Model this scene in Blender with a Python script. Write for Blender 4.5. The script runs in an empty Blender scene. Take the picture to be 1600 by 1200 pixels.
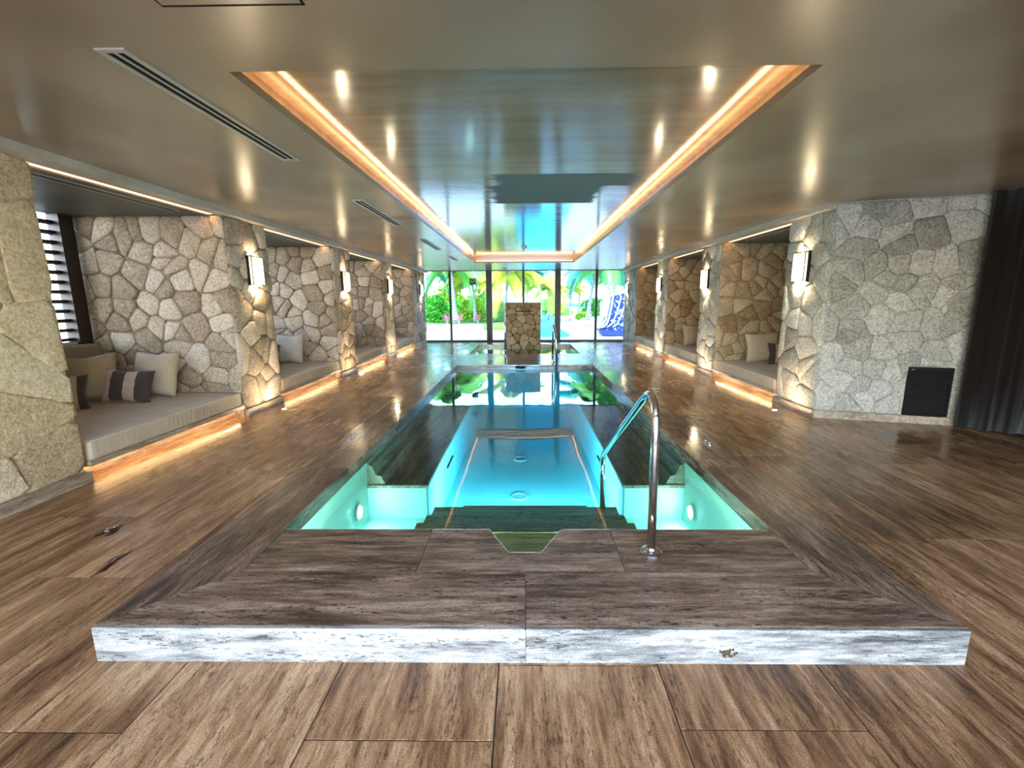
import bpy, bmesh, math, random
from mathutils import Vector, Matrix
random.seed(7)
sc = bpy.context.scene
C = sc.collection
PI = math.pi
# ------------------------------------------------------------------ camera
F, PITCH, YAW, ROLL, CX = 702.0, 0.18114, -0.01316, -0.00566, 810.8
cam_d = bpy.data.cameras.new('camera'); cam = bpy.data.objects.new('camera', cam_d); C.objects.link(cam)
fw = Vector((math.sin(YAW)*math.cos(PITCH), math.cos(YAW)*math.cos(PITCH), -math.sin(PITCH)))
rt = Vector((math.cos(YAW), -math.sin(YAW), 0)); up = rt.cross(fw)
R2 = rt*math.cos(ROLL)+up*math.sin(ROLL); U2 = -rt*math.sin(ROLL)+up*math.cos(ROLL)
M = Matrix((R2, U2, -fw)).transposed().to_4x4(); M.translation = Vector((0, 0, 1.5))
cam.matrix_world = M
cam_d.sensor_width = 36; cam_d.lens = 36*F/1600; cam_d.shift_x = (800-CX)/1600; cam_d.clip_end = 900; cam_d.clip_start = .05
sc.camera = cam
# ------------------------------------------------------------------ world, sun, exposure
w = bpy.data.worlds.new('sky'); sc.world = w; w.use_nodes = True
wn = w.node_tree.nodes; wl = w.node_tree.links
bg = wn['Background']; sky = wn.new('ShaderNodeTexSky'); sky.sky_type = 'NISHITA'; sky.sun_disc = False
sky.sun_elevation = math.radians(58); sky.sun_rotation = math.radians(200); sky.air_density = 1.0; sky.dust_density = 0.9; sky.ozone_density = 1.0
wl.new(sky.outputs[0], bg.inputs[0]); bg.inputs[1].default_value = 1.35
sd = bpy.data.lights.new('sun', 'SUN'); sd.energy = 6.0; sd.angle = .01; sd.color = (1, .95, .86)
so = bpy.data.objects.new('sun', sd); C.objects.link(so); so.rotation_euler = (math.radians(32), 0, math.radians(-14))
so.location = (0, -10, 30)
sc.view_settings.view_transform = 'Standard'; sc.view_settings.look = 'None'; sc.view_settings.gamma = 1
sc.view_settings.use_curve_mapping = False; sc.view_settings.exposure = 1.27
cy = sc.cycles
cy.use_denoising = True; cy.caustics_reflective = False; cy.caustics_refractive = False
cy.sample_clamp_indirect = 6; cy.max_bounces = 8; cy.transparent_max_bounces = 16; cy.blur_glossy = .5
LED = (1.0, .55, .24); WARM = (1.0, .70, .36)
E_TRAY, E_SLOT, E_BENCH, E_SCONCE, E_UP, E_POOL = 9.5, 2.2, 13, .85, 950, 85

# ------------------------------------------------------------------ helpers
ORG = {}
class MB:
    def __init__(s): s.v = []; s.f = []; s.m = []; s.mi = 0
    def add(s, vs, fs):
        o = len(s.v); s.v += [tuple(v) for v in vs]
        for f in fs: s.f.append(tuple(i+o for i in f)); s.m.append(s.mi)
        return s
    def box(s, x0, x1, y0, y1, z0, z1, bev=0):
        x0, x1 = min(x0, x1), max(x0, x1); y0, y1 = min(y0, y1), max(y0, y1)
        if bev <= 0:
            return s.add([(x0,y0,z0),(x1,y0,z0),(x1,y1,z0),(x0,y1,z0),(x0,y0,z1),(x1,y0,z1),(x1,y1,z1),(x0,y1,z1)],
                         [(0,3,2,1),(4,5,6,7),(0,1,5,4),(1,2,6,5),(2,3,7,6),(3,0,4,7)])
        b = bev
        bt = [(x0,y0),(x1,y0),(x1,y1),(x0,y1)]; tp = [(x0+b,y0+b),(x1-b,y0+b),(x1-b,y1-b),(x0+b,y1-b)]
        vs = [(x,y,z0) for x,y in bt]+[(x,y,z1-b) for x,y in bt]+[(x,y,z1) for x,y in tp]
        fs = [(3,2,1,0),(8,9,10,11)]
        for i in range(4):
            j = (i+1) % 4; fs += [(i,j,j+4,i+4),(i+4,j+4,j+8,i+8)]
        return s.add(vs, fs)
    def prism(s, poly, z0, z1, bev=0):           # poly in xy, counter-clockwise
        n = len(poly)
        vs = [(x,y,z0) for x,y in poly]+[(x,y,z1) for x,y in poly]
        fs = [tuple(range(n-1,-1,-1)), tuple(range(n,2*n))]+[(i,(i+1)%n,(i+1)%n+n,i+n) for i in range(n)]
        return s.add(vs, fs)
    def extrude(s, poly, ax, a0, a1):             # poly (p,q) swept along axis ax
        mk = {'x': lambda p,q,a:(a,p,q), 'y': lambda p,q,a:(p,a,q)}[ax]; n = len(poly)
        vs = [mk(p,q,a0) for p,q in poly]+[mk(p,q,a1) for p,q in poly]
        return s.add(vs, [tuple(range(n-1,-1,-1)), tuple(range(n,2*n))]+[(i,(i+1)%n,(i+1)%n+n,i+n) for i in range(n)])
    def tube(s, pts, r, seg=10, caps=True):
        pts = [Vector(p) for p in pts]; n = len(pts); rs = r if isinstance(r, (list, tuple)) else [r]*n
        o = len(s.v); ref = None
        for i, p in enumerate(pts):
            t = (pts[min(i+1,n-1)]-pts[max(i-1,0)]).normalized()
            if ref is None:
                ref = Vector((0,0,1)) if abs(t.z) < .9 else Vector((1,0,0))
                ref = (ref-t*ref.dot(t)).normalized()
            else: ref = (ref-t*ref.dot(t)).normalized()
            b = t.cross(ref)
            for k in range(seg):
                a = 2*PI*k/seg; s.v.append(tuple(p+(ref*math.cos(a)+b*math.sin(a))*rs[i]))
        for i in range(n-1):
            for k in range(seg):
                k2 = (k+1) % seg; s.f.append((o+i*seg+k, o+i*seg+k2, o+(i+1)*seg+k2, o+(i+1)*seg+k)); s.m.append(s.mi)
        if caps:
            s.f.append(tuple(o+k for k in range(seg-1,-1,-1))); s.m.append(s.mi)
            s.f.append(tuple(o+(n-1)*seg+k for k in range(seg))); s.m.append(s.mi)
        return s
    def lathe(s, c, prof, seg=20, axis='z'):
        o = len(s.v); n = len(prof); c = Vector(c)
        for r, h in prof:
            for k in range(seg):
                a = 2*PI*k/seg; p = (r*math.cos(a), r*math.sin(a), h)
                if axis == 'x': p = (h, p[0], p[1])
                if axis == 'y': p = (p[0], h, p[1])
                s.v.append(tuple(c+Vector(p)))
        for i in range(n-1):
            for k in range(seg):
                k2 = (k+1) % seg; s.f.append((o+i*seg+k, o+i*seg+k2, o+(i+1)*seg+k2, o+(i+1)*seg+k)); s.m.append(s.mi)
        s.f.append(tuple(o+k for k in range(seg-1,-1,-1))); s.m.append(s.mi)
        s.f.append(tuple(o+(n-1)*seg+k for k in range(seg))); s.m.append(s.mi)
        return s
    def build(s, name, mat, parent=None, smooth=False, origin=None, fixn=False):
        me = bpy.data.meshes.new(name)
        xs, ys, zs = zip(*s.v)
        if origin is None:
            origin = Vector(((min(xs)+max(xs))/2, (min(ys)+max(ys))/2, min(zs)))
        origin = Vector(origin)
        me.from_pydata([(v[0]-origin.x, v[1]-origin.y, v[2]-origin.z) for v in s.v], [], s.f)
        mats = mat if isinstance(mat, (list, tuple)) else [mat]
        for m in mats: me.materials.append(m)
        if len(mats) > 1: me.polygons.foreach_set('material_index', s.m)
        if fixn:
            bm = bmesh.new(); bm.from_mesh(me); bmesh.ops.recalc_face_normals(bm, faces=bm.faces); bm.to_mesh(me); bm.free()
        if smooth: me.polygons.foreach_set('use_smooth', [True]*len(me.polygons))
        me.update()
        o = bpy.data.objects.new(name, me); C.objects.link(o)
        place(o, origin, parent)
        return o
def place(o, origin, parent=None):
    ORG[o.name] = Vector(origin)
    if parent is not None:
        o.parent = parent; o.location = Vector(origin)-ORG[parent.name]
    else: o.location = origin
def tag(o, label, cat=None, group=None, kind=None):
    o['label'] = label
    if cat: o['category'] = cat
    if group: o['group'] = group
    if kind: o['kind'] = kind
    return o
def thing(name, loc, label, cat, group=None, kind=None):
    o = bpy.data.objects.new(name, None); C.objects.link(o); o.empty_display_size = .1; place(o, loc)
    return tag(o, label, cat, group, kind)
def box(name, mat, x0, x1, y0, y1, z0, z1, parent=None, bev=0): return MB().box(x0,x1,y0,y1,z0,z1,bev).build(name, mat, parent)
def copy_tree(o, loc, parent=None, rotz=None):
    c = o.copy(); C.objects.link(c); c.parent = parent
    if loc is not None: c.location = loc
    if rotz is not None: c.rotation_euler.z = rotz
    for ch in list(o.children):
        copy_tree(ch, None, c)
    return c

# ------------------------------------------------------------------ materials
class NT:
    def __init__(s, name):
        s.mat = bpy.data.materials.new(name); s.mat.use_nodes = True; s.t = s.mat.node_tree
        s.b = s.t.nodes['Principled BSDF']; s.out = s.t.nodes['Material Output']
    def n(s, ty, props=None, **inp):
        nd = s.t.nodes.new('ShaderNode'+ty)
        for k, v in (props or {}).items(): setattr(nd, k, v)
        for k, v in inp.items():
            key = int(k[1:]) if k[0] == 'i' and k[1:].isdigit() else k.replace('_', ' ')
            s.set(nd.inputs[key], v)
        return nd
    def set(s, sock, v):
        if hasattr(v, 'is_output'): s.t.links.new(v, sock)
        elif isinstance(v, (tuple, list)) and len(v) == 3 and sock.type == 'RGBA': sock.default_value = (*v, 1)
        else: sock.default_value = v
    def math(s, op, a, b=0.0, c=0.0, clamp=False):
        nd = s.n('Math', {'operation': op, 'use_clamp': clamp}); s.set(nd.inputs[0], a); s.set(nd.inputs[1], b); s.set(nd.inputs[2], c); return nd.outputs[0]
    def pos(s): return s.n('NewGeometry').outputs['Position']
    def rnd(s): return s.n('ObjectInfo').outputs['Random']
    def vec(s, v, scale, off=None):
        nd = s.n('VectorMath', {'operation': 'MULTIPLY'}); s.set(nd.inputs[0], v); s.set(nd.inputs[1], scale)
        r = nd.outputs[0]
        if off is not None:
            a = s.n('VectorMath', {'operation': 'ADD'}); s.set(a.inputs[0], r); s.set(a.inputs[1], off); r = a.outputs[0]
        return r
    def roff(s, k=37.0):
        r = s.rnd(); cb = s.n('CombineXYZ'); s.set(cb.inputs[0], s.math('MULTIPLY', r, k)); s.set(cb.inputs[1], s.math('MULTIPLY', r, k*1.7)); s.set(cb.inputs[2], s.math('MULTIPLY', r, k*.6))
        return cb.outputs[0]
    def noise(s, v, scale, detail=4, rough=.6, dist=0): return s.n('TexNoise', Vector=v, Scale=scale, Detail=detail, Roughness=rough, Distortion=dist).outputs[0]
    def ramp(s, fac, stops):
        nd = s.n('ValToRGB'); s.set(nd.inputs[0], fac); e = nd.color_ramp.elements
        while len(e) < len(stops): e.new(.5)
        for el, (p, c) in zip(e, stops): el.position = p; el.color = (*c, 1) if len(c) == 3 else c
        return nd.outputs[0]
    def mix(s, f, a, b, bt='MIX'):
        nd = s.n('Mix', {'data_type': 'RGBA', 'blend_type': bt}); s.set(nd.inputs[0], f); s.set(nd.inputs[6], a); s.set(nd.inputs[7], b); return nd.outputs[2]
    def bump(s, h, strength=.3, dist=.01): return s.n('Bump', Strength=strength, Distance=dist, Height=h).outputs[0]
    def P(s, **k):
        for a, v in k.items(): s.set(s.b.inputs[a.replace('_', ' ')], v)
        return s.mat
def g(v): return (v, v, v)
def srgb(r, gg, b): return tuple(((c/255)/12.92 if c <= 10 else ((c/255+.055)/1.055)**2.4) for c in (r, gg, b))

def travertine(name, axis, cols, rough=(.10,.30), wet=0.0, pits=.55, spec=.5):
    m = NT(name); off = m.roff(); p = m.pos()
    al, ac = 1.5, 12.0
    sc1 = {'y': (ac, al, ac), 'x': (al, ac, ac)}[axis]
    v = m.vec(p, sc1, off)
    a = m.noise(v, 1.0, 6, .68, .25)
    v2 = m.vec(p, tuple(c*3.1 for c in sc1), off); b = m.noise(v2, 1.0, 5, .75, .1)
    big = m.noise(m.vec(p, (1,1,1), off), 1.3, 3, .5)
    f = m.math('ADD', m.math('MULTIPLY', a, .55), m.math('MULTIPLY', b, .45))
    f = m.math('ADD', f, m.math('MULTIPLY', m.math('SUBTRACT', big, .5), .22))
    f = m.math('ADD', f, m.math('MULTIPLY', m.math('SUBTRACT', m.rnd(), .5), .09))
    col = m.ramp(f, [(.34, cols[0]), (.445, cols[1]), (.53, cols[2]), (.63, cols[3])])
    # pits: small holes stretched along the vein, gathered in veins
    vp = m.vec(p, {'y': (105, 30, 105), 'x': (30, 105, 105)}[axis], off)
    pn = m.noise(vp, 1.0, 2, .5)
    gate = m.noise(m.vec(p, tuple(c*1.3 for c in sc1), off), 1.0, 3, .6)
    pit = m.math('MULTIPLY', m.ramp(pn, [(.56, g(0)), (.62, g(1))]), m.ramp(gate, [(.42, g(0)), (.60, g(1))]))
    col = m.mix(m.math('MULTIPLY', pit, pits), col, tuple(c*.16 for c in cols[0]))
    grain = m.noise(p, 190.0, 2, .5)
    col = m.mix(.75, col, m.ramp(grain, [(.3, g(.25)), (.72, g(.8))]), 'OVERLAY')
    wm = m.ramp(m.noise(m.vec(p, (1.0,.6,1)), 1.1, 4, .6, .6), [(.40, g(0)), (.66, g(1))])
    sy = m.n('SeparateXYZ'); m.set(sy.inputs[0], p)
    mr = m.n('MapRange', {'interpolation_type': 'SMOOTHSTEP'}); m.set(mr.inputs[0], sy.outputs[1]); m.set(mr.inputs[1], 2.4); m.set(mr.inputs[2], 4.6)
    wm = m.math('MULTIPLY', m.math('ADD', m.math('MULTIPLY', wm, .55), .45), mr.outputs[0])     # splashed zone beside the pool, dry at the front
    ro = m.math('ADD', m.math('MULTIPLY', m.noise(v, 2.0, 3), rough[1]-rough[0]), rough[0])
    if wet > 0:
        ro = m.math('MULTIPLY', ro, m.math('SUBTRACT', 1.0, m.math('MULTIPLY', wm, wet)))
        col = m.mix(m.math('MULTIPLY', wm, .16*wet), col, g(.02))
    h = m.math('SUBTRACT', m.math('MULTIPLY', b, .35), pit)
    hs = m.math('MULTIPLY', h, m.math('SUBTRACT', 1.0, m.math('MULTIPLY', wm, .97*min(1, wet+.1))))
    return m.P(Base_Color=col, Roughness=ro, Normal=m.bump(hs, .35, .004), Specular_IOR_Level=spec)
BR = [srgb(58,36,22), srgb(122,86,56), srgb(164,123,86), srgb(202,162,122)]
GY = [srgb(30,22,17), srgb(92,71,57), srgb(140,114,95), srgb(184,158,136)]
WH = [srgb(66,64,62), srgb(136,133,128), srgb(176,172,166), srgb(204,199,192)]
M_FLOOR = travertine('floor_travertine', 'y', BR, (.38,.55), wet=.9, spec=.5)
M_COPY = travertine('coping_travertine_long', 'y', GY, (.32,.5), wet=.8, pits=.8, spec=.5)
M_COPX = travertine('coping_travertine_cross', 'x', GY, (.36,.5), wet=.8, pits=.85)
M_FASC = travertine('fascia_travertine', 'x', WH, (.3,.5), pits=.7)
M_STEP = travertine('step_travertine', 'x', [srgb(110,114,84), srgb(170,172,136), srgb(206,206,170), srgb(228,226,196)], (.4,.6), pits=.8)
M_SEAT = travertine('underwater_bench_travertine', 'y', [srgb(60,58,48), srgb(108,104,90), srgb(146,140,122), srgb(178,170,150)], (.4,.6), pits=.8)
M_BASE = travertine('base_travertine', 'y', [srgb(82,66,50), srgb(132,112,92), srgb(164,144,122), srgb(190,172,150)], (.35,.5), pits=.5)
M_GROUT = NT('grout').P(Base_Color=srgb(58,46,38), Roughness=.8)

def stone_mat(name, cols, bstr=.6):
    m = NT(name); p = m.pos(); off = m.roff(53)
    v = m.vec(p, (1,1,1), off)
    r = m.rnd(); n1 = m.noise(v, 7, 5, .65); n2 = m.noise(v, 38, 4, .7)
    f = m.math('ADD', m.math('MULTIPLY', r, .42), m.math('MULTIPLY', n1, .58))
    col = m.ramp(f, [(.2, cols[0]), (.45, cols[1]), (.62, cols[2]), (.85, cols[3])])
    col = m.mix(.7, col, m.ramp(n2, [(.30, g(.12)), (.52, g(.5)), (.72, g(.8))]), 'OVERLAY')
    pore = m.ramp(m.noise(v, 95, 2, .5), [(.60, g(0)), (.68, g(1))])
    col = m.mix(m.math('MULTIPLY', pore, .45), col, tuple(c*.3 for c in cols[0]))
    h = m.math('ADD', m.math('MULTIPLY', n1, 1.0), m.math('SUBTRACT', m.math('MULTIPLY', n2, .55), m.math('MULTIPLY', pore, .3)))
    return m.P(Base_Color=col, Roughness=.9, Specular_IOR_Level=.25, Normal=m.bump(h, bstr, .03))
M_STONE = stone_mat('coral_stone', [srgb(146,126,106), srgb(182,162,140), srgb(203,186,166), srgb(222,209,193)])
M_STONE2 = stone_mat('coral_stone_pale', [srgb(134,128,118), srgb(170,164,153), srgb(190,184,174), srgb(212,207,198)])
M_STONE3 = stone_mat('coral_stone_tan', [srgb(142,118,88), srgb(178,152,118), srgb(196,174,142), srgb(212,194,166)])
M_STONE4 = stone_mat('coral_stone_sand', [srgb(176,150,116), srgb(206,180,142), srgb(220,198,164), srgb(234,216,188)])
M_MORT = stone_mat('mortar', [srgb(120,104,84), srgb(146,130,108), srgb(162,146,122), srgb(176,160,136)], .4)
M_MORTD = stone_mat('mortar_dark', [srgb(50,42,34), srgb(62,54,44), srgb(74,64,52), srgb(84,74,60)], .3)
M_MORT2 = stone_mat('mortar_pale', [srgb(140,132,118), srgb(170,162,146), srgb(186,178,162), srgb(200,192,178)], .4)

def stucco(name, cols, rough, spec=.5, patch=False, streak=(1.2, 9, 9), cs=.5, bs=.12):
    m = NT(name); p = m.pos()
    n1 = m.noise(m.vec(p, streak), 1.0, 3, .5); n2 = m.noise(p, .7, 2, .5); n3 = m.noise(p, 260, 2, .5)
    f = m.math('ADD', m.math('MULTIPLY', n1, cs), m.math('MULTIPLY', n2, 1-cs))
    col = m.ramp(f, [(.32, cols[0]), (.5, cols[1]), (.68, cols[2])])
    col = m.mix(.35, col, m.ramp(n3, [(.3, g(.25)), (.7, g(.75))]), 'OVERLAY')
    ro = m.math('ADD', rough[0], m.math('MULTIPLY', n1, rough[1]-rough[0]))
    sp = spec
    if patch:      # dull brushed touch-up patch on the polished plaster
        sx = m.n('SeparateXYZ'); m.set(sx.inputs[0], p); X, Y = sx.outputs[0], sx.outputs[1]
        j = m.math('MULTIPLY', m.math('SUBTRACT', m.noise(m.vec(p, (1.2, 34, 1)), 1.0, 5, .75), .5), .6)
        Xj = m.math('ADD', X, j)
        def inside(v, a, b): return m.math('MULTIPLY', m.math('GREATER_THAN', v, a), m.math('LESS_THAN', v, b))
        a1 = m.math('MULTIPLY', inside(Xj, -.40, .92), inside(Y, 5.52, 6.48))
        a2 = m.math('MULTIPLY', inside(Xj, -.32, 1.25), inside(Y, 5.04, 5.56))
        pm = m.math('MAXIMUM', a1, a2)
        ro = m.math('ADD', m.math('MULTIPLY', ro, m.math('SUBTRACT', 1.0, pm)), m.math('MULTIPLY', pm, .85))
        sp = m.math('SUBTRACT', spec, m.math('MULTIPLY', pm, spec*.8))
        col = m.mix(pm, col, srgb(96,94,88))
    h = m.math('ADD', m.math('MULTIPLY', n1, .7), m.math('MULTIPLY', n2, .5))
    return m.P(Base_Color=col, Roughness=ro, Specular_IOR_Level=sp, Normal=m.bump(h, bs, .02))
M_CEIL = stucco('ceiling_plaster', [srgb(128,108,86), srgb(146,125,101), srgb(162,141,116)], (.22,.26), .75, streak=(2.4, 1.6, 2), cs=.12, bs=.0)
M_TRAY = stucco('tray_plaster', [srgb(124,108,90), srgb(142,126,107), srgb(158,142,122)], (.09,.16), 1.0, patch=True, bs=.05)
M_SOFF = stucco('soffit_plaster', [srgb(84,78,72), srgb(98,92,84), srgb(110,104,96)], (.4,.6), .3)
M_BEAM = stucco('beam_plaster', [srgb(168,154,136), srgb(184,170,152), srgb(198,184,166)], (.4,.6), .3)
def plain(name, col, rough=.6, metal=0, spec=.5, var=.12, scale=14):
    m = NT(name); n = m.noise(m.n('TexCoord').outputs['Object'], scale, 3)
    c = m.mix(n, tuple(x*(1-var) for x in col), tuple(min(1, x*(1+var)) for x in col))
    return m.P(Base_Color=c, Roughness=rough, Metallic=metal, Specular_IOR_Level=spec)
def emit(name, col, strength):
    m = NT(name); e = m.n('Emission', Color=col, Strength=strength); m.t.links.new(e.outputs[0], m.out.inputs[0]); return m.mat
M_CHROME = plain('polished_steel', (.72,.73,.75), .08, 1, var=.03)
M_STEEL = plain('dull_steel', (.50,.50,.50), .35, 1)
M_DARK = plain('dark_bronze', srgb(34,30,27), .4, .3)
M_BLACK = plain('black_void', (.008,.008,.008), .8, 0, .2)
M_FRAME = plain('window_frame_dark', srgb(30,28,27), .4, .2)
M_WOOD = plain('dark_timber', srgb(46,30,20), .5, var=.4, scale=6)
M_WHITE = plain('white_paint', srgb(214,210,202), .5, var=.04)
M_DIFF = plain('diffuser_metal', srgb(176,170,158), .4, .2, var=.05)
M_CURT = None
def fabric(name, col, scale=420):
    m = NT(name); tc = m.n('TexCoord').outputs['Object']
    wv = m.n('TexWave', {'wave_type': 'BANDS', 'bands_direction': 'X'}, Vector=tc, Scale=scale/3, Distortion=1.5).outputs[1]
    n = m.noise(tc, scale, 2); n2 = m.noise(tc, 5, 3)
    c = m.mix(n, tuple(x*.72 for x in col), tuple(min(1, x*1.22) for x in col))
    c = m.mix(.25, c, m.ramp(n2, [(.3, g(.3)), (.7, g(.7))]), 'OVERLAY')
    return m.P(Base_Color=c, Roughness=.95, Specular_IOR_Level=.15, Sheen_Weight=.15, Normal=m.bump(m.math('ADD', n, m.math('MULTIPLY', n2, 1.5)), .25, .004))
M_TAUPE = fabric('taupe_fabric', srgb(170,150,122)); M_LINEN = fabric('linen_fabric', srgb(192,174,148)); M_SAND = fabric('pale_sand_fabric', srgb(206,198,184))
M_CHAR = fabric('charcoal_fabric', srgb(74,66,62)); M_ROSE = fabric('pale_rose_fabric', srgb(186,166,150)); M_BACK = fabric('backrest_fabric', srgb(140,126,106))
M_CURT = fabric('brown_curtain_cloth', srgb(26,16,12), 200)
M_BLUEF = NT('blue_pattern_fabric'); M_BLUEF = M_BLUEF.P(Base_Color=M_BLUEF.mix(M_BLUEF.ramp(M_BLUEF.noise(M_BLUEF.n('TexCoord').outputs['Object'], 9, 2), [(.56, g(0)), (.60, g(1))]), srgb(24,44,112), srgb(150,170,205)), Roughness=.9)
def water_mat(name, tint, absorb, dens, rough=.0, bs=.06):
    m = NT(name); t = m.t
    fr = m.n('Fresnel', IOR=1.333); p = m.pos()
    nn = m.noise(m.vec(p, (1.2, .7, 1)), 1.6, 2, .4); bu = m.bump(nn, bs, .05)
    t.links.new(bu, fr.inputs['Normal'])
    gl = m.n('BsdfGlossy', Color=(1,1,1), Roughness=rough); t.links.new(bu, gl.inputs['Normal'])
    tr = m.n('BsdfTransparent', Color=tint); mx = m.n('MixShader')
    t.links.new(fr.outputs[0], mx.inputs[0]); t.links.new(tr.outputs[0], mx.inputs[1]); t.links.new(gl.outputs[0], mx.inputs[2])
    t.links.new(mx.outputs[0], m.out.inputs['Surface'])
    if dens > 0:
        va = m.n('VolumeAbsorption', Color=absorb, Density=dens); t.links.new(va.outputs[0], m.out.inputs['Volume'])
    t.nodes.remove(m.b); return m.mat
M_WATER = water_mat('pool_water', (1,1,1), (.14,.84,.95), .5)
def glass_mat():
    m = NT('window_glass'); t = m.t; fr = m.n('Fresnel', IOR=1.2); gl = m.n('BsdfGlossy', Color=(1,1,1), Roughness=0.0); tr = m.n('BsdfTransparent', Color=(.67,.78,.82)); mx = m.n('MixShader')
    t.links.new(fr.outputs[0], mx.inputs[0]); t.links.new(tr.outputs[0], mx.inputs[1]); t.links.new(gl.outputs[0], mx.inputs[2]); t.links.new(mx.outputs[0], m.out.inputs[0]); t.nodes.remove(m.b); return m.mat
M_GLASS = glass_mat()
M_PLAST = plain('pool_plaster', (.62,.88,.84), .6, var=.05, scale=3)
M_LEDT = emit('tray_led', LED, E_TRAY); M_LEDS = emit('slot_led', LED, E_SLOT); M_LEDB = emit('bench_led', (1,.62,.28), E_BENCH)
M_UP = emit('uplight_lens', (1,.78,.50), E_UP); M_TOP = emit('added_top_fill', (1,.76,.46), 70); M_DOWN = emit('downlight_lens', (1,.76,.46), 240); M_POOLL = emit('pool_lamp', (.62,1.0,.84), E_POOL); M_POOLG = emit('added_step_fill', (.70,1.0,.55), 1600); M_POOLB = emit('added_basin_fill', (.26,.76,1.0), E_POOL*12)
def shade_mat():
    m = NT('sconce_glass'); tc = m.n('TexCoord').outputs['Object']
    gr = m.n('TexGradient', {'gradient_type': 'SPHERICAL'}, Vector=m.vec(tc, (3.2,3.2,3.6), (0,0,-.55))).outputs[1]
    s = m.math('ADD', .42, m.math('MULTIPLY', gr, E_SCONCE*1.3))
    e = m.n('Emission', Color=(1,.82,.50)); m.set(e.inputs[1], s); m.t.links.new(e.outputs[0], m.out.inputs[0]); return m.mat
M_SHADE = shade_mat()

# ------------------------------------------------------------------ stone facing
def voro(wd, ht, n, rng, jit=1.05, holes=()):
    asp = wd/ht; ny = max(1, round(math.sqrt(n/asp))); nx = max(1, round(n/ny))
    pts = []
    for j in range(ny):
        for i in range(nx):
            x = (i+.5+(.25 if j % 2 else -.25)+jit*(rng.random()-.5))*wd/nx; y = (j+.5+jit*(rng.random()-.5))*ht/ny
            pts.append((min(max(x,.02),wd-.02), min(max(y,.02),ht-.02)))
    out = []
    for i, (px, py) in enumerate(pts):
        poly = [(0,0),(wd,0),(wd,ht),(0,ht)]
        for j, (qx, qy) in enumerate(pts):
            if i == j: continue
            dx, dy = qx-px, qy-py
            if dx*dx+dy*dy > (3*wd/nx)**2+(3*ht/ny)**2: continue
            mx, my = (px+qx)/2, (py+qy)/2; new = []
            for k in range(len(poly)):
                a, b = poly[k], poly[(k+1) % len(poly)]
                da = (a[0]-mx)*dx+(a[1]-my)*dy; db = (b[0]-mx)*dx+(b[1]-my)*dy
                if da <= 0: new.append(a)
                if (da < 0) != (db < 0) and abs(da-db) > 1e-12:
                    t = da/(da-db); new.append((a[0]+t*(b[0]-a[0]), a[1]+t*(b[1]-a[1])))
            poly = new
            if len(poly) < 3: break
        if len(poly) >= 3: out.append((px, py, poly))
    return out
def inset(poly, d):
    n = len(poly); cx = sum(p[0] for p in poly)/n; cy_ = sum(p[1] for p in poly)/n; out = []
    for x, y in poly:
        l = math.hypot(x-cx, y-cy_); k = max(.25, (l-d*1.25)/l) if l > 1e-6 else 1
        out.append((cx+(x-cx)*k, cy_+(y-cy_)*k))
    return out
def face_stones(parent, O, u, n, wd, ht, count, mat, seed, hmax=.03, joint=.009, over=.0, holes=(), name='stone'):
    """stones of a rubble facing: O lower corner, u along, z up, n outward"""
    rng = random.Random(seed); O = Vector(O); u = Vector(u); n = Vector(n); z = Vector((0,0,1))
    for px, py, poly in voro(wd, ht, count, rng):
        cx = sum(p[0] for p in poly)/len(poly); cy_ = sum(p[1] for p in poly)/len(poly)
        if any(a <= cx <= b and c <= cy_ <= d for a, b, c, d in holes): continue
        q = []
        for x, y in poly:                                  # drop tiny edges, push outer edges past the corner
            if over and x < .002: x -= over*rng.random()
            if over and x > wd-.002: x += over*rng.random()
            if not q or math.hypot(x-q[-1][0], y-q[-1][1]) > .035: q.append((x, y))
        if len(q) > 2 and math.hypot(q[0][0]-q[-1][0], q[0][1]-q[-1][1]) < .035: q.pop()
        if len(q) < 3: continue
        for a, b, c, d in holes:
            q = [((x, y) if not (a < x < b and c < y < d) else ((a if abs(x-a) < abs(x-b) else b), y) if min(abs(x-a), abs(x-b)) < min(abs(y-c), abs(y-d)) else (x, (c if abs(y-c) < abs(y-d) else d))) for x, y in q]
        q = inset(q, joint*(.6+.8*rng.random()))
        r = []                                             # cut corners
        for k in range(len(q)):
            a, b = q[k], q[(k+1) % len(q)]; t = .09+.1*rng.random()
            for s_ in (t, 1-t):
                r.append((a[0]+(b[0]-a[0])*s_+.006*(rng.random()-.5), a[1]+(b[1]-a[1])*s_+.006*(rng.random()-.5)))
        m = len(r); top = inset(r, .016+.014*rng.random()); hh = hmax*(.45+.55*rng.random()); gx, gy = (rng.random()-.5)*.10, (rng.random()-.5)*.10
        def P(x, y, h): return tuple(O+u*x+z*y+n*h)
        vs = [P(x, y, -.012) for x, y in r]+[P(x, y, max(.004, hh*.55+(x-cx)*gx+(y-cy_)*gy)) for x, y in r]+[P(x, y, max(.006, hh+(x-cx)*gx+(y-cy_)*gy+.006*(rng.random()-.5))) for x, y in top]
        vs.append(P(cx, cy_, hh+.008*rng.random()))
        fs = []
        for k in range(m):
            l = (k+1) % m; fs += [(k, l, l+m, k+m), (k+m, l+m, l+2*m, k+2*m), (k+2*m, l+2*m, 3*m)]
        flip = u.cross(z).dot(n) < 0
        if flip: fs = [tuple(reversed(f)) for f in fs]
        MB().add(vs, fs).build(name, mat, parent, smooth=True, origin=P(cx, cy_, 0))

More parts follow.
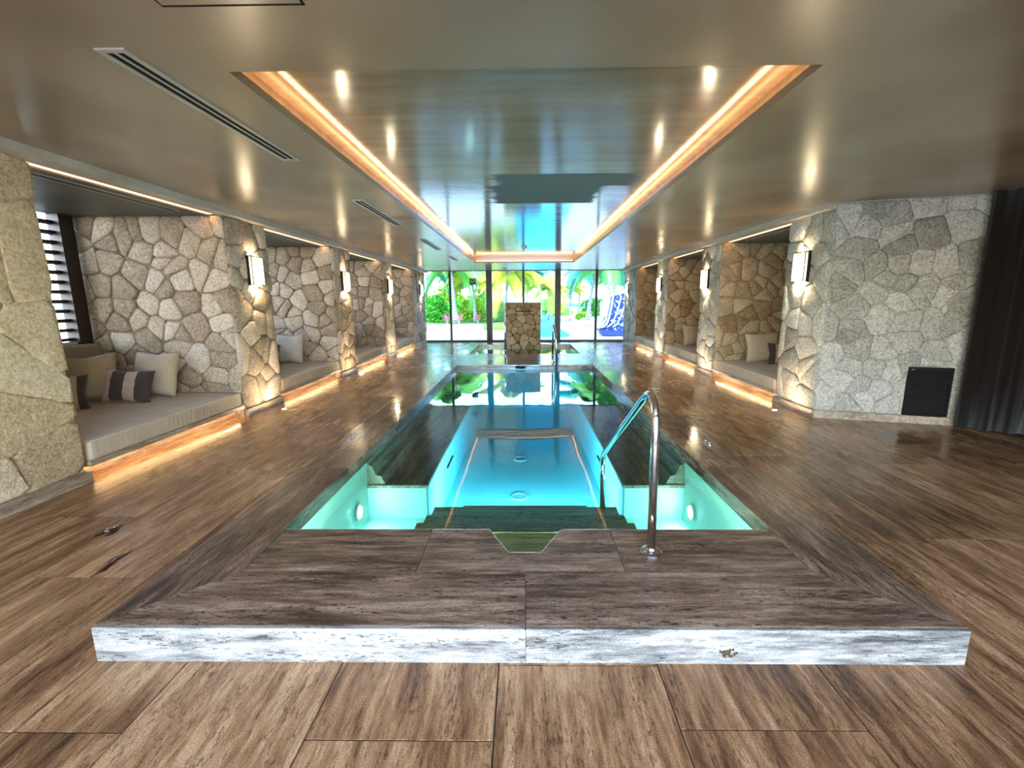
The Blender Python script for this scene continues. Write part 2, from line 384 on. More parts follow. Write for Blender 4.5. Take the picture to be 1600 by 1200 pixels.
# ------------------------------------------------------------------ room shell
XW = 3.77; ZC = 2.65; ZS = 2.58; XB = 5.68; YE = 17.2; YR = -2.2; XR = 6.6; PX = 1.83; PY0 = 1.665; PY1 = 14.78; ZT = .159
floor = MB()
floor.box(-6.0, -PX+.02, YR, YE+.1, -.2, -.005).box(PX-.02, XR+.1, YR, YE+.1, -.2, -.005).box(-PX+.02, PX-.02, YR, PY0+.02, -.2, -.005).box(-PX+.02, PX-.02, PY1-.02, YE+.1, -.2, -.005)
floor = tag(floor.build('floor', M_GROUT, origin=(0,0,-.2)), 'brown vein-cut travertine floor around the raised pool', 'floor', kind='structure')
def tile(x0, x1, y0, y1):
    if y1-y0 < .02 or x1-x0 < .02: return
    b = .0028
    MB().box(x0+b, x1-b, y0+b, y1-b, -.012, random.uniform(-.0006, .0006)).build('floor_tile', M_FLOOR, floor, origin=((x0+x1)/2, (y0+y1)/2, 0))
W_T, L_T = .662, 1.62; rng = random.Random(3)
known = {-3: 1.33, -1: 1.31, -4: 2.245, 3: 4.24, 4: 2.667, -5: 2.955}
for k in range(-6, 10):
    x0 = -.112+W_T*k; x1 = x0+W_T
    a, b = max(x0, -3.9), min(x1, XR)
    if b-a < .05: continue
    off = known.get(k, rng.uniform(0, L_T)) % L_T
    y = off-L_T
    while y < YE:
        ya, yb = max(y, -.4), min(y+L_T, YE); y += L_T
        if yb-ya < .05: continue
        if a >= 3.9 and ya > 5.5: continue
        if a >= 3.2 and a < 5.7: yb = min(yb, YE)
        # keep clear of the plinth
        for (u0, u1) in ([(a, min(b, -PX)), (max(a, -PX), min(b, PX)), (max(a, PX), b)]):
            if u1-u0 < .02: continue
            if u0 >= -PX-.001 and u1 <= PX+.001:
                if ya < PY0: tile(u0, u1, ya, min(yb, PY0))
                if yb > PY1: tile(u0, u1, max(ya, PY1), yb)
            else: tile(u0, u1, ya, yb)
# ceilings
TX, TY0, TY1, TZ, TW = 1.49, 2.5, 13.9, 2.82, .085
ce = MB()
ce.box(-3.66, -TX, YR, YE+.1, ZC, ZC+.05).box(TX, 3.66, YR, YE+.1, ZC, ZC+.05).box(-TX, TX, YR, TY0, ZC, ZC+.05).box(-TX, TX, TY1, YE+.1, ZC, ZC+.05)
ce.box(3.66, XR+.1, YR, 5.9, ZC, ZC+.05)
ceiling = tag(ce.build('ceiling', M_CEIL), 'taupe polished plaster ceiling with a long sunken tray above the pool', 'ceiling', kind='structure')
tr = MB().box(-TX-TW-.05, TX+TW+.05, TY0-TW-.05, TY1+TW+.05, TZ, TZ+.05)
for s in (-1, 1): tr.box(s*(TX+TW), s*(TX+TW+.05), TY0-TW-.05, TY1+TW+.05, ZC+.05, TZ)
tr.box(-TX-TW, TX+TW, TY0-TW-.05, TY0-TW, ZC+.05, TZ).box(-TX-TW, TX+TW, TY1+TW, TY1+TW+.05, ZC+.05, TZ)
tr.build('tray', M_TRAY, ceiling)['label'] = 'raised glossy tray of the ceiling with a dull grey touch-up patch'
def led(name, label, mat, x0, x1, y0, y1, z0, z1, group):
    return tag(box(name, mat, x0, x1, y0, y1, z0, z1), label, 'led strip', group)
led('led_strip', 'warm light strip hidden along the left long edge of the ceiling tray', M_LEDT, -TX-.055, -TX-.025, TY0+.02, TY1-.02, ZC+.05, ZC+.056, 'tray cove lights')
led('led_strip', 'warm light strip hidden along the right long edge of the ceiling tray', M_LEDT, TX+.025, TX+.055, TY0+.02, TY1-.02, ZC+.05, ZC+.056, 'tray cove lights')
led('led_strip', 'warm light strip hidden along the far short end of the ceiling tray', M_LEDT, -TX+.05, TX-.05, TY1+.025, TY1+.055, ZC+.05, ZC+.056, 'tray cove lights')
for side, s in (('left', -1), ('right', 1)):
    be = MB().box(s*3.64, s*3.83, (YR if s < 0 else 5.76), YE+.05, ZS, ZC+.08)
    tag(be.build('trim_1' if s < 0 else 'trim_2', M_BEAM), f'plaster beam edging the ceiling over the {side} row of niches', 'beam', kind='structure')
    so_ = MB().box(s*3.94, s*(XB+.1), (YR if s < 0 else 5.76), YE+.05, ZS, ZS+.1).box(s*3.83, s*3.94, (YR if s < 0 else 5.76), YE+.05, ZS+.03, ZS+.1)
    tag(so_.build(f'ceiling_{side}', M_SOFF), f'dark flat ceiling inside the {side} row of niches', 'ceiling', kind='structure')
PIL = [(5.85, 6.75), (9.05, 9.9), (12.15, 13.0), (15.4, YE-.01)]
NICHE_L = [(3.62, 5.85), (6.75, 9.05), (9.9, 12.15), (13.0, 15.4)]
RP = [(5.74, 6.65), (8.95, 9.8), (12.15, 13.05), (15.4, YE-.01)]
NICHE_R = [(6.65, 8.95), (9.8, 12.15), (13.05, 15.4)]
ordn = ['first', 'second', 'third', 'last']
# near-left pier with big flush stones
p = thing('stone_pier', (-4.7, 1.0, 0), 'huge near stone pier cut by the left edge of the picture', 'stone pier', 'rubble stone piers')
box('core', M_STONE4, -XB, -XW, YR+.05, 3.60, 0, ZS, p)
face_stones(p, (-XW, .6, .10), (0,1,0), (1,0,0), 3.0, 2.48, 34, M_STONE4, 5, hmax=.014, joint=-.008, over=.02)
box('baseboard', M_BASE, -XW-.01, -XW+.05, YR+.05, 3.62, 0, .095, p, .004)
for i, (a, b) in enumerate(PIL):
    loc = ['beside the striped cushion bench', 'between the second and third left bench', 'between the third and last left bench', 'against the left end of the window wall'][i]
    p = thing('stone_pier', (-4.7, a, 0), f'left rubble stone pier with a sconce, {loc}', 'stone pier', 'rubble stone piers')
    box('core', M_MORT, -XB, -XW, a, b, 0, ZS, p)
    face_stones(p, (-XW, a, .10), (0,1,0), (1,0,0), b-a, 2.48, [26, 26, 24, 40][i], M_STONE, 20+i, hmax=.045, joint=.006, over=.03)
    face_stones(p, (-XB, a, .10), (1,0,0), (0,-1,0), XB-XW, 2.48, [72, 66, 60, 56][i], M_STONE, 30+i, hmax=.03, joint=.006)
    box('baseboard', M_BASE, -XW-.01, -XW+.045, a-.005, b+.005, 0, .095, p, .004)
    box('side_baseboard', M_BASE, -XB, -XW, a-.03, a, 0, .095, p, .004)
# right piers
p = thing('stone_pier', (4.9, 5.74, 0), 'broad pale stone pier with an angled side and a floor vent, beside the curtain', 'stone pier', 'rubble stone piers')
A0, A1 = Vector((XW, 5.74, 0)), Vector((5.20, 5.33, 0))
MB().prism([(XW, 5.74), (5.20, 5.33), (XR, 5.33), (XR, 6.65), (XW, 6.65)], 0, ZC).build('core', M_MORT2, p)
face_stones(p, (XW, 6.65, .10), (0,-1,0), (-1,0,0), .91, 2.5, 26, M_STONE2, 60, hmax=.045, joint=.006, over=.02)
ud = (A1-A0).normalized(); nd_ = Vector((ud.y, -ud.x, 0)); LA = (A1-A0).length
face_stones(p, A0+Vector((0,0,.10)), ud, nd_, LA, 2.54, 62, M_STONE2, 61, hmax=.013, joint=-.001, holes=[(.93, 1.40, -.1, .60)])
box('baseboard', M_BASE, XW-.045, XW+.01, 5.72, 6.655, 0, .095, p, .004)
q = [A0+nd_*.045-ud*.02, A1+nd_*.045, A1, A0]; MB().prism([(v.x, v.y) for v in q], 0, .095).build('baseboard', M_BASE, p)
# vent
vt = thing('floor_vent', A0+ud*1.16+nd_*.01, 'dark slatted return-air vent low in the angled stone wall', 'vent')
def wpt(s_, h, z): v = A0+ud*s_+nd_*h; return (v.x, v.y, z)
def wbox(s0, s1, h0, h1, z0, z1, name, mat, par):
    vs = [wpt(s0,h0,z0), wpt(s1,h0,z0), wpt(s1,h1,z0), wpt(s0,h1,z0), wpt(s0,h0,z1), wpt(s1,h0,z1), wpt(s1,h1,z1), wpt(s0,h1,z1)]
    return MB().add(vs, [(0,3,2,1),(4,5,6,7),(0,1,5,4),(1,2,6,5),(2,3,7,6),(3,0,4,7)]).build(name, mat, par, fixn=True)
wbox(.955, 1.375, .0, .006, .10, .68, 'back_panel', M_BLACK, vt)
for s0, s1, z0, z1 in ((.94,.965,.10,.695),(1.365,1.39,.10,.695),(.965,1.365,.67,.695),(.965,1.365,.10,.12)): wbox(s0, s1, 0, .03, z0, z1, 'frame', M_BLACK, vt)
for k in range(9):
    z0 = .135+k*.06
    vs = [wpt(.965,.008,z0+.035), wpt(1.365,.008,z0+.035), wpt(1.365,.026,z0), wpt(.965,.026,z0), wpt(.965,.012,z0+.042), wpt(1.365,.012,z0+.042), wpt(1.365,.03,z0+.007), wpt(.965,.03,z0+.007)]
    MB().add(vs, [(0,3,2,1),(4,5,6,7),(0,1,5,4),(1,2,6,5),(2,3,7,6),(3,0,4,7)]).build('slat', M_DARK, vt, fixn=True)
for i, (a, b) in enumerate(RP[1:]):
    loc = ['between the first and second right bench', 'between the second and third right bench', 'against the right end of the window wall'][i]
    p = thing('stone_pier', (4.7, a, 0), f'right rubble stone pier with a sconce, {loc}', 'stone pier', 'rubble stone piers')
    box('core', M_MORT, XW, XB, a, b, 0, ZS, p)
    face_stones(p, (XW, b, .10), (0,-1,0), (-1,0,0), b-a, 2.48, [26, 24, 40][i], M_STONE2, 70+i, hmax=.045, joint=.006, over=.03)
    face_stones(p, (XW, a, .10), (1,0,0), (0,-1,0), XB-XW, 2.48, [66, 60, 56][i], M_STONE3, 80+i, hmax=.03, joint=.006)
    box('baseboard', M_BASE, XW-.045, XW+.01, a-.005, b+.005, 0, .095, p, .004)
    box('side_baseboard', M_BASE, XW, XB, a-.03, a, 0, .095, p, .004)
tag(box('wall_right', M_MORT, XB, XB+.15, 6.6, YE+.1, 0, ZS+.1), 'rough plastered back wall of the right niches', 'wall', kind='structure')
tag(box('wall_side', M_BEAM, XR, XR+.15, YR, 5.4, -.02, ZC+.08), 'plain plaster wall behind the curtain on the right', 'wall', kind='structure')
# left louvred back wall: solid below, slats above, and dark posts
tag(box('wall_left', M_MORT, -XB-.15, -XB, YR, YE+.1, 0, 1.0), 'low masonry wall under the timber louvres of the left niches', 'wall', kind='structure')
for i, (a, b) in enumerate(NICHE_L):
    nm = ['behind the striped cushion bench', 'behind the second left bench', 'behind the third left bench', 'behind the last left bench'][i]
    lv = thing('louvre_screen', (-XB-.06, (a+b)/2, 1.0), f'dark timber louvre screen letting daylight in {nm}', 'louvre screen', 'timber louvre screens')
    box('post', M_WOOD, -XB-.10, -XB+.05, b-.22, b-.04, 1.0, ZS, lv, .004); box('post', M_WOOD, -XB-.10, -XB+.05, a+.0, a+.12, 1.0, ZS, lv, .004)
    box('sill', M_WHITE, -XB-.13, -XB+.02, a, b, 1.0, 1.03, lv)
    sl = None
    for k in range(13):
        z0 = 1.07+k*.118
        if sl is None:
            sl = MB().add([(-XB-.09, a+.12, z0), (-XB-.02, a+.12, z0+.012), (-XB-.02, b-.22, z0+.012), (-XB-.09, b-.22, z0), (-XB-.09, a+.12, z0-.034), (-XB-.02, a+.12, z0-.022), (-XB-.02, b-.22, z0-.022), (-XB-.09, b-.22, z0-.034)],
                          [(0,1,2,3),(7,6,5,4),(0,4,5,1),(1,5,6,2),(2,6,7,3),(3,7,4,0)]).build('slat', M_WOOD, lv)
        else:
            c = sl.copy(); C.objects.link(c); c.location = sl.location+Vector((0,0,k*.118))
# rear end of the room, behind the viewpoint: broad open portal to a terrace
rw = MB().box(-6, -3.2, YR-.2, YR, 0, ZC+.08).box(3.6, XR+.2, YR-.2, YR, 0, ZC+.08).box(-3.2, 3.6, YR-.2, YR, 2.42, ZC+.08)
tag(rw.build('wall_back', M_BEAM), 'plaster wall with a broad opening behind the viewpoint', 'wall', kind='structure')

# ------------------------------------------------------------------ window wall
YG = YE
for i, (x0, x1) in enumerate(((-3.76,-2.82),(-2.76,-1.44),(-1.22,-.075),(.0,1.146),(1.363,2.66),(2.73,3.76))):
    wv = thing(f'window_{i+1}', ((x0+x1)/2, YG, 0), ['leftmost narrow glass pane beside the left pier', 'wide pane with the green exit sign', 'pane left of centre behind the stone fountain', 'pane right of centre showing the outdoor pool', 'wide pane onto the white terrace and palms', 'rightmost narrow pane with the blue lounger behind'][i], 'window', kind='structure')
    box('glass_pane', M_GLASS, x0, x1, YG+.03, YG+.04, .06, ZC-.01, wv)
    box('bottom_rail', M_FRAME, x0, x1, YG, YG+.07, 0, .06, wv)
    box('top_rail', M_FRAME, x0, x1, YG+.01, YG+.06, ZC-.025, ZC, wv)
for i, (x0, x1, d) in enumerate(((-2.83,-2.75,.08),(-1.44,-1.22,.2),(-.08,.005,.08),(1.146,1.363,.2),(2.65,2.74,.08))):
    tag(box(f'trim_{i+3}', M_FRAME, x0, x1, YG-.02, YG-.02+d, 0, ZC, None, .004), ['slim dark mullion left of the exit sign', 'thick dark steel post left of the fountain', 'slim dark mullion above the fountain', 'thick dark steel post right of the fountain', 'slim dark mullion beside the blue lounger'][i], 'mullion', kind='structure')
# exit sign
es = thing('exit_sign', (-1.93, YG-.03, 2.13), 'small green square exit sign with white pictogram hung before the glass', 'sign')
box('sign_panel', plain('sign_green', srgb(10,92,58), .5), -2.05, -1.81, YG-.03, YG-.015, 2.13, 2.37, es)
sw = plain('sign_white', srgb(216,236,226), .5)
gl = MB().box(-1.925,-1.85,YG-.034,YG-.03,2.31,2.335).box(-1.87,-1.85,YG-.034,YG-.03,2.22,2.31).box(-1.94,-1.885,YG-.034,YG-.03,2.235,2.25)
gl.build('pictogram', sw, es)
MB().lathe((-1.975, YG-.032, 2.325), [(.017,-.002),(.017,.002)], 12, 'y').tube([(-1.98,YG-.032,2.30),(-1.965,YG-.032,2.24),(-2.0,YG-.032,2.19)], .009, 6).tube([(-1.965,YG-.032,2.24),(-1.93,YG-.032,2.215),(-1.92,YG-.032,2.18)], .008, 6).tube([(-2.02,YG-.032,2.27),(-1.98,YG-.032,2.295),(-1.94,YG-.032,2.275)], .007, 6).build('pictogram', sw, es)
box('hanger', M_STEEL, -1.935, -1.925, YG-.027, YG-.017, 2.37, ZC, es)

# ------------------------------------------------------------------ pool
pool = thing('plunge_pool', (0, PY0, 0), 'long raised pool with grey travertine coping filling the middle of the room', 'pool')
PXI = 1.47; YA, YB_, YC, YD = 2.49, 9.6, 11.7, 14.35; ZB = -.78
def side_wall(s):
    return MB().box(s*(PX-.015), s*PXI, PY0+.015, PY1-.015, -.95, .05)
for s in (-1, 1): side_wall(s).build('basin_wall', M_PLAST, pool)
NX0, NX1, NY = -.215, .215, 2.24; nx0, nx1 = -.092, .088
MB().prism([(-PXI, PY0+.015), (PXI, PY0+.015), (PXI, YA), (NX1, YA), (nx1, NY), (nx0, NY), (NX0, YA), (-PXI, YA)], -.95, .05).build('basin_wall', M_PLAST, pool)
box('basin_wall', M_PLAST, -PXI, PXI, YB_, YC, -.95, .05, pool); box('basin_wall', M_PLAST, -PXI, PXI, YD, PY1-.015, -.95, .05, pool)
box('basin_floor', M_PLAST, -PXI, PXI, 4.0, YB_, -.95, ZB, pool); box('basin_floor', M_PLAST, -PXI, PXI, YC, YD, -.95, ZB, pool)
MB().prism([(-PXI, YA), (NX0, YA), (nx0, NY), (nx1, NY), (NX1, YA), (PXI, YA), (PXI, 4.0), (-PXI, 4.0)], -.95, -.50).build('basin_floor', M_PLAST, pool)
# plinth faces
for x0, x1 in ((-PX, .0), (0.0, PX)): box('fascia_slab', M_FASC, x0+.001, x1-.001, PY0-.012, PY0+.01, 0, .1585, pool, .003)
for s in (-1, 1):
    y = PY0
    while y < PY1-.1:
        y2 = min(y+2.2, PY1); box('side_fascia', M_COPY, s*PX, s*(PX-.02), y+.001, y2-.001, 0, .13, pool); y = y2
box('end_fascia', M_COPX, -PX, PX, PY1-.02, PY1, 0, .13, pool)
# coping slabs
def slab(poly, mat, z0=.05, nm='coping_slab'):
    # shrink for joints
    cx = sum(a for a, b in poly)/len(poly); cy_ = sum(b for a, b in poly)/len(poly)
    return MB().prism(poly, z0, ZT+random.uniform(-.0008, .0008)).build(nm, mat, pool)
j = .0015
zt0 = .131
slab([(-PX-.004, PY0+.0105), (-j, PY0+.0105), (-j, 2.06-j), (-1.44, 2.06-j)], M_COPX, .13)
slab([(j, PY0+.0105), (PX+.004, PY0+.0105), (1.44, 2.06-j), (j, 2.06-j)], M_COPX, .13)
slab([(-1.44, 2.06+j), (-.555-j, 2.06+j), (-.555-j, YA), (-1.44, YA)], M_COPX)
slab([(.505+j, 2.06+j), (1.44, 2.06+j), (1.44, YA), (.505+j, YA)], M_COPX)
slab([(-.555+j, 2.06+j), (.505-j, 2.06+j), (.505-j, YA), (NX1, YA), (nx1, NY), (nx0, NY), (NX0, YA), (-.555+j, YA)], M_COPX)
for s in (-1, 1):
    def mir(pl): return pl if s > 0 else [(-a, b) for a, b in reversed(pl)]
    ys = [3.512, 4.9, 6.3, 7.7, 9.1, 10.5, 11.9, 13.3, PY1+.004]
    slab(mir([(1.44+2*j, 2.06), (PX+.006, PY0+.0125), (PX+.006, ys[0]-j), (1.462, ys[0]-j), (1.462, YA), (1.44+2*j, YA)]), M_COPY)
    for y0, y1 in zip(ys, ys[1:]): slab(mir([(1.462, y0+j), (PX+.006, y0+j), (PX+.006, y1-j), (1.462, y1-j)]), M_COPY)
for x0, x1 in ((-1.46,-.5),(-.5,.48),(.48,1.46)):
    slab([(x0+j, YB_), (x1-j, YB_), (x1-j, 10.65-j), (x0+j, 10.65-j)], M_COPX); slab([(x0+j, 10.65+j), (x1-j, 10.65+j), (x1-j, YC), (x0+j, YC)], M_COPX)
for x0, x1 in ((-1.46,0),(0,1.46)): slab([(x0+j, YD), (x1-j, YD), (x1-j, PY1+.004), (x0+j, PY1+.004)], M_COPX)
# light edge trim round the notch and front edge
tp = [(-1.44,YA),(NX0,YA),(nx0,NY),(nx1,NY),(NX1,YA),(1.44,YA)]
MB().tube([(x, y+.001, ZT-.004) for x, y in tp], .0042, 6).build('edge_trim', M_WHITE, pool)
# steps
MB().prism([(NX0, YA), (nx0, NY), (nx1, NY), (NX1, YA)], -.5, .0).build('step', M_STEP, pool)
for x, y0, y1, z in ((.81, 2.49, 2.78, -.02), (.81, 2.78, 3.10, -.12), (.81, 3.10, 3.42, -.22), (.81, 3.42, 3.74, -.30), (.59, 3.74, 4.02, -.42)):
    stp = box('step', M_STEP, -x, x, y0, y1, -.78 if y1 > 4 else -.5, z, pool, .004)
    MB().tube([(-x, y1, z-.002), (x, y1, z-.002)], .004, 6).build('nosing', M_WHITE, stp)
# underwater benches with sloping backrests and jets
for s, nm in ((-1, 'left'), (1, 'right')):
    box('bench_block', M_PLAST, s*PXI, s*.92, 3.93, YB_, ZB, -.20, pool)
    for y0, y1 in zip((3.92, 5.35, 6.8, 8.2), (5.35, 6.8, 8.2, YB_)):
        box('bench_slab', M_SEAT, s*PXI, s*.905, y0+j, y1-j, -.20, -.17, pool, .003)
        pr = [(s*PXI, -.17), (s*1.30, -.17), (s*1.34, -.09), (s*1.385, -.08), (s*1.42, .01), (s*1.455, .02), (s*PXI, .05)]
        b_ = MB().extrude(pr, 'y', y0+.02, y1).build('backrest_slab', M_SEAT, pool, fixn=True)
        for yy in (y0+.55, y0+.95):
            MB().lathe((s*1.40, yy, -.03), [(.016,-.012),(.016,.012),(.008,.014)], 12, 'x').build('jet_nozzle', M_CHROME, b_)
    gr = box('drain_slot', M_BLACK, s*.915, s*.902, 5.0, 5.4, -.42, -.40, pool)
# floor drains
for y in (5.0, 6.3):
    d = MB().lathe((-.07, y, ZB), [(.10,0),(.10,.012),(.085,.016),(.08,.008)], 28).build('floor_drain', M_WHITE, pool, smooth=False)
# spillway in the bridge
sp = box('spillway_lip', M_COPX, -.9, 1.1, YB_-.05, YB_+.002, .075, .125, pool, .004)
box('spout', M_BLACK, -.20, .02, YB_-.056, YB_-.048, .085, .135, sp)
box('skimmer', M_DARK, 1.22, 1.36, YB_-.012, YB_+.01, .085, .125, pool)
# water bodies
tag(MB().prism([(-PXI-.004, YA+.002), (NX0, YA+.002), (nx0, NY-.002), (nx1, NY-.002), (NX1, YA+.002), (PXI+.004, YA+.002), (PXI+.004, YB_+.01), (-PXI-.004, YB_+.01)], ZB-.1, .072).build('pool_water', M_WATER), 'clear turquoise water of the long pool, mirroring the windows', 'water', kind='stuff')
tag(box('pool_water', M_WATER, -PXI-.004, PXI+.004, YC-.01, YD+.01, ZB-.1, .072), 'still green water of the small far pool round the stone fountain', 'water', kind='stuff')
# underwater lamps
def pool_lamp(x, y, z, s, label, ax='x', lm=None, k=1.0):
    l = thing('underwater_lamp', (x, y, z), label, 'pool lamp', 'underwater pool lamps')
    MB().lathe((x, y, z), [(.075*k,0),(.075*k,s*.014),(.055*k,s*.02)], 24, ax).build('bezel', M_STEEL, l, fixn=True)
    c_ = (x+s*.021, y, z) if ax == 'x' else (x, y+s*.021, z)
    MB().lathe(c_, [(.052*k,-.001*s),(.052*k,s*.001),(.03*k,s*.008)], 24, ax).build('lens', lm or M_POOLL, l, fixn=True)
pool_lamp(-PXI, 3.66, -.31, 1, 'round lit underwater lamp on the left wall of the front pool')
pool_lamp(PXI, 3.70, -.33, -1, 'round lit underwater lamp on the right wall of the front pool')
for s, nm in ((-1, 'left'), (1, 'right')):
    pool_lamp(s*1.12, YA, -.22, 1, f'round underwater lamp low on the front wall in the {nm} pocket', 'y', M_POOLL)
    pool_lamp(s*.52, YA, -.005, 1, f'small added fill light over the top step, {nm} one', 'y', M_POOLG, .32)  # added fill lights, hidden under the coping to brighten the treads
    pool_lamp(s*.33, 4.02, -.60, 1, f'round added fill light on the riser of the lowest step, {nm} one', 'y', M_POOLB)  # added fill lights, out of view behind the steps, to brighten the middle basin
pool_lamp(-PXI, 13.0, -.2, 1, 'round underwater lamp on the left wall of the small far pool')

# depth markers: small inlaid bright loops on the coping
for x, y, nm, n_ in ((1.747, 4.15, 'right', 2), (-1.75, 4.38, 'left', 3)):
    dm = thing('depth_marker', (x, y, ZT), f'pair of small bright ring marks set in the {nm} pool coping' if n_ == 2 else f'row of small bright marks set in the {nm} pool coping', 'depth marker', 'coping depth marks')
    for k in range(n_):
        yy = y+(k-(n_-1)/2)*-.085; r_ = .036
        pts = [(x+r_*.8*math.cos(a), yy+r_*math.sin(a), ZT+.002) for a in [math.radians(40+k*6+i*20) for i in range(15)]]
        MB().tube(pts, .0065, 6).build('ring_mark', M_CHROME, dm, smooth=True)
        MB().tube([(x-.012, yy, ZT+.002), (x+.02, yy+.004, ZT+.002)], .006, 6).build('ring_mark', M_CHROME, dm, smooth=True)

# splashed puddles on the dry floor and a moss spot on the plinth face
M_PUD = water_mat('puddle_water', (.95,.95,.95), (1,1,1), 0, .0, .02)
def puddle(cx, cy, r_, seed, label):
    rng = random.Random(seed); n = 22; ph = [rng.uniform(0, 6.3) for _ in range(4)]
    rad = [r_*(1+.35*math.sin(2*2*PI*i/n+ph[0])+.28*math.sin(3*2*PI*i/n+ph[1])+.15*math.sin(6*2*PI*i/n+ph[2])) for i in range(n)]
    ou = [(cx+.6*rad[i]*math.cos(2*PI*i/n), cy+1.5*rad[i]*math.sin(2*PI*i/n)) for i in range(n)]
    vs = [(x, y, .0012) for x, y in ou]+[(cx+(x-cx)*.9, cy+(y-cy)*.9, .0026) for x, y in ou]+[(cx, cy, .0028)]
    fs = [(i, (i+1) % n, (i+1) % n+n, i+n) for i in range(n)]+[(i+n, (i+1) % n+n, 2*n) for i in range(n)]
    tag(MB().add(vs, fs).build('water_puddle', M_PUD, smooth=True), label, 'puddle', 'floor puddles')
puddle(-2.79, 2.76, .07, 3, 'small water puddle on the floor left of the plinth, farther one')
puddle(-2.44, 2.40, .06, 5, 'small water puddle on the floor left of the plinth, nearer one')
ms = MB()
for i in range(26):
    a_ = random.uniform(0, 6.28); r_ = random.random()**.6; x_ = .845+.036*r_*math.cos(a_); z_ = .055+.018*r_*math.sin(a_)
    ms.lathe((x_, PY0-.0125, z_), [(.006, .0008), (.005, -.003), (.002, -.005)], 6, 'y')
ms.build('moss_spot', plain('moss', srgb(70,60,30), .9, var=.4, scale=60), pool)['label'] = 'dark mossy spot on the pale front face of the plinth'

# ------------------------------------------------------------------ handrails
def arc_path(pts, rad, n=8):
    pts = [Vector(p) for p in pts]; out = [pts[0]]
    for i in range(1, len(pts)-1):
        a, b, c = pts[i-1], pts[i], pts[i+1]; d1 = (a-b).normalized(); d2 = (c-b).normalized(); ang = d1.angle(d2)
        t = min(rad/math.tan(ang/2), (a-b).length*.49, (c-b).length*.49); p1, p2 = b+d1*t, b+d2*t
        for k in range(n+1):
            u = k/n; out.append(p1*(1-u)**2+b*2*u*(1-u)+p2*u*u)
    out.append(pts[-1]); return out
def handrail(pts, flange, label, rad=(.16)):
    o = thing('handrail', flange, label, 'handrail', 'steel pool handrails')
    MB().tube(arc_path(pts, rad), .023, 14).build('rail_tube', M_CHROME, o, smooth=True)
    MB().lathe(flange, [(.062,0),(.062,.006),(.05,.014),(.03,.018),(.027,.03)], 24).build('base_flange', M_CHROME, o, smooth=False)
handrail([(.683, 2.248, ZT), (.683, 2.285, 1.10), (.683, 3.80, .155), (.683, 3.71, -.30)], (.683, 2.248, ZT), 'large polished steel handrail curving into the front of the pool', .17)
handrail([(.63, 10.05, ZT), (.63, 10.02, 1.04), (.66, 9.42, .75), (.68, 9.40, -.17)], (.63, 10.05, ZT), 'small steel handrail at the far end of the long pool', .1)
handrail([(-.49, 11.35, ZT), (-.49, 11.38, 1.04), (-.49, 12.1, .62), (-.49, 12.12, -.6)], (-.49, 11.35, ZT), 'small steel handrail left of the stone fountain', .1)

# ------------------------------------------------------------------ fountain
ft = thing('stone_fountain', (-.05, 14.2, ZT-.1), 'square-topped stone fountain wall with a thin spout slot standing in the far pool', 'fountain')
box('core', M_MORTD, -.59, .50, 14.06, 14.42, -.5, 1.46, ft)
face_stones(ft, (-.595, 14.055, .03), (1,0,0), (0,-1,0), 1.10, 1.435, 34, M_STONE3, 91, hmax=.008, joint=.006, over=.0)
box('cap', M_STONE3, -.60, .505, 14.04, 14.43, 1.46, 1.475, ft)
box('spout_slot', M_BLACK, -.30, .24, 14.02, 14.05, 1.20, 1.225, ft)

# ------------------------------------------------------------------ sconces and uplights
def sconce(x, y, s, label):
    o = thing('wall_sconce', (x, y, 1.74), label, 'wall lamp', 'pier sconces')
    box('back_plate', M_DARK, x, x+s*.02, y-.14, y+.14, 1.735, 2.135, o)
    x0, x1 = x+s*.02, x+s*.078
    for a, b in ((-.132, -.003), (.003, .132)): box('glass_panel', M_SHADE, x0, x1, y+a, y+b, 1.752, 2.118, o, .003)
    for e_ in (-.140, .134): box('frame_edge', M_DARK, x0, x0+s*.022, y+e_, y+e_+.006, 1.745, 2.125, o); box('frame_edge', M_DARK, x1-s*.004, x1+s*.004, y+e_, y+e_+.006, 1.745, 2.125, o)
    box('frame_edge', M_DARK, x0, x1+s*.004, y-.14, y+.14, 1.740, 1.750, o); box('frame_edge', M_DARK, x0, x1+s*.004, y-.14, y+.14, 2.120, 2.130, o)
    box('lower_lens', M_DOWN, x0+s*.005, x0+s*.04, y-.07, y+.07, 1.737, 1.741, o)
    box('added_top_emitter', M_TOP, x0+s*.005, x0+s*.04, y-.07, y+.07, 2.130, 2.134, o)  # added emitter on top, put in to warm the upper pier face
    MB().lathe((x+s*.05, y, 1.715), [(.004,0),(.009,.006),(.009,.014),(.004,.018)], 10).build('finial', M_CHROME, o, smooth=True)
where = ['nearest', 'second', 'third', 'farthest']
for i, y in enumerate((6.32, 9.5, 12.62, 16.45)): sconce(-XW+.03, y, 1, f'lit two-panel glass wall sconce on the left piers, {where[i]} from the viewer')
for i, y in enumerate((6.24, 9.5, 12.68, 16.6)): sconce(XW-.03, y, -1, f'lit two-panel glass wall sconce on the right piers, {where[i]} from the viewer')
for s, nm, ys in ((-1, 'left', (6.25, 9.4, 12.6)), (1, 'right', (6.1, 9.3, 12.5))):
    for i, y in enumerate(ys):
        o = thing('floor_uplight', (s*3.46, y, 0), f'tiny recessed floor spotlight in front of the {where[i]} {nm} pier with sconce', 'floor light', 'recessed floor spotlights')
        MB().lathe((s*3.46, y, -.004), [(.04,0),(.04,.007),(.03,.009),(.026,.006)], 18).build('bezel', M_CHROME, o)
        MB().lathe((s*3.46, y, .001), [(.024,0),(.024,.002)], 16).build('lens', M_UP, o)

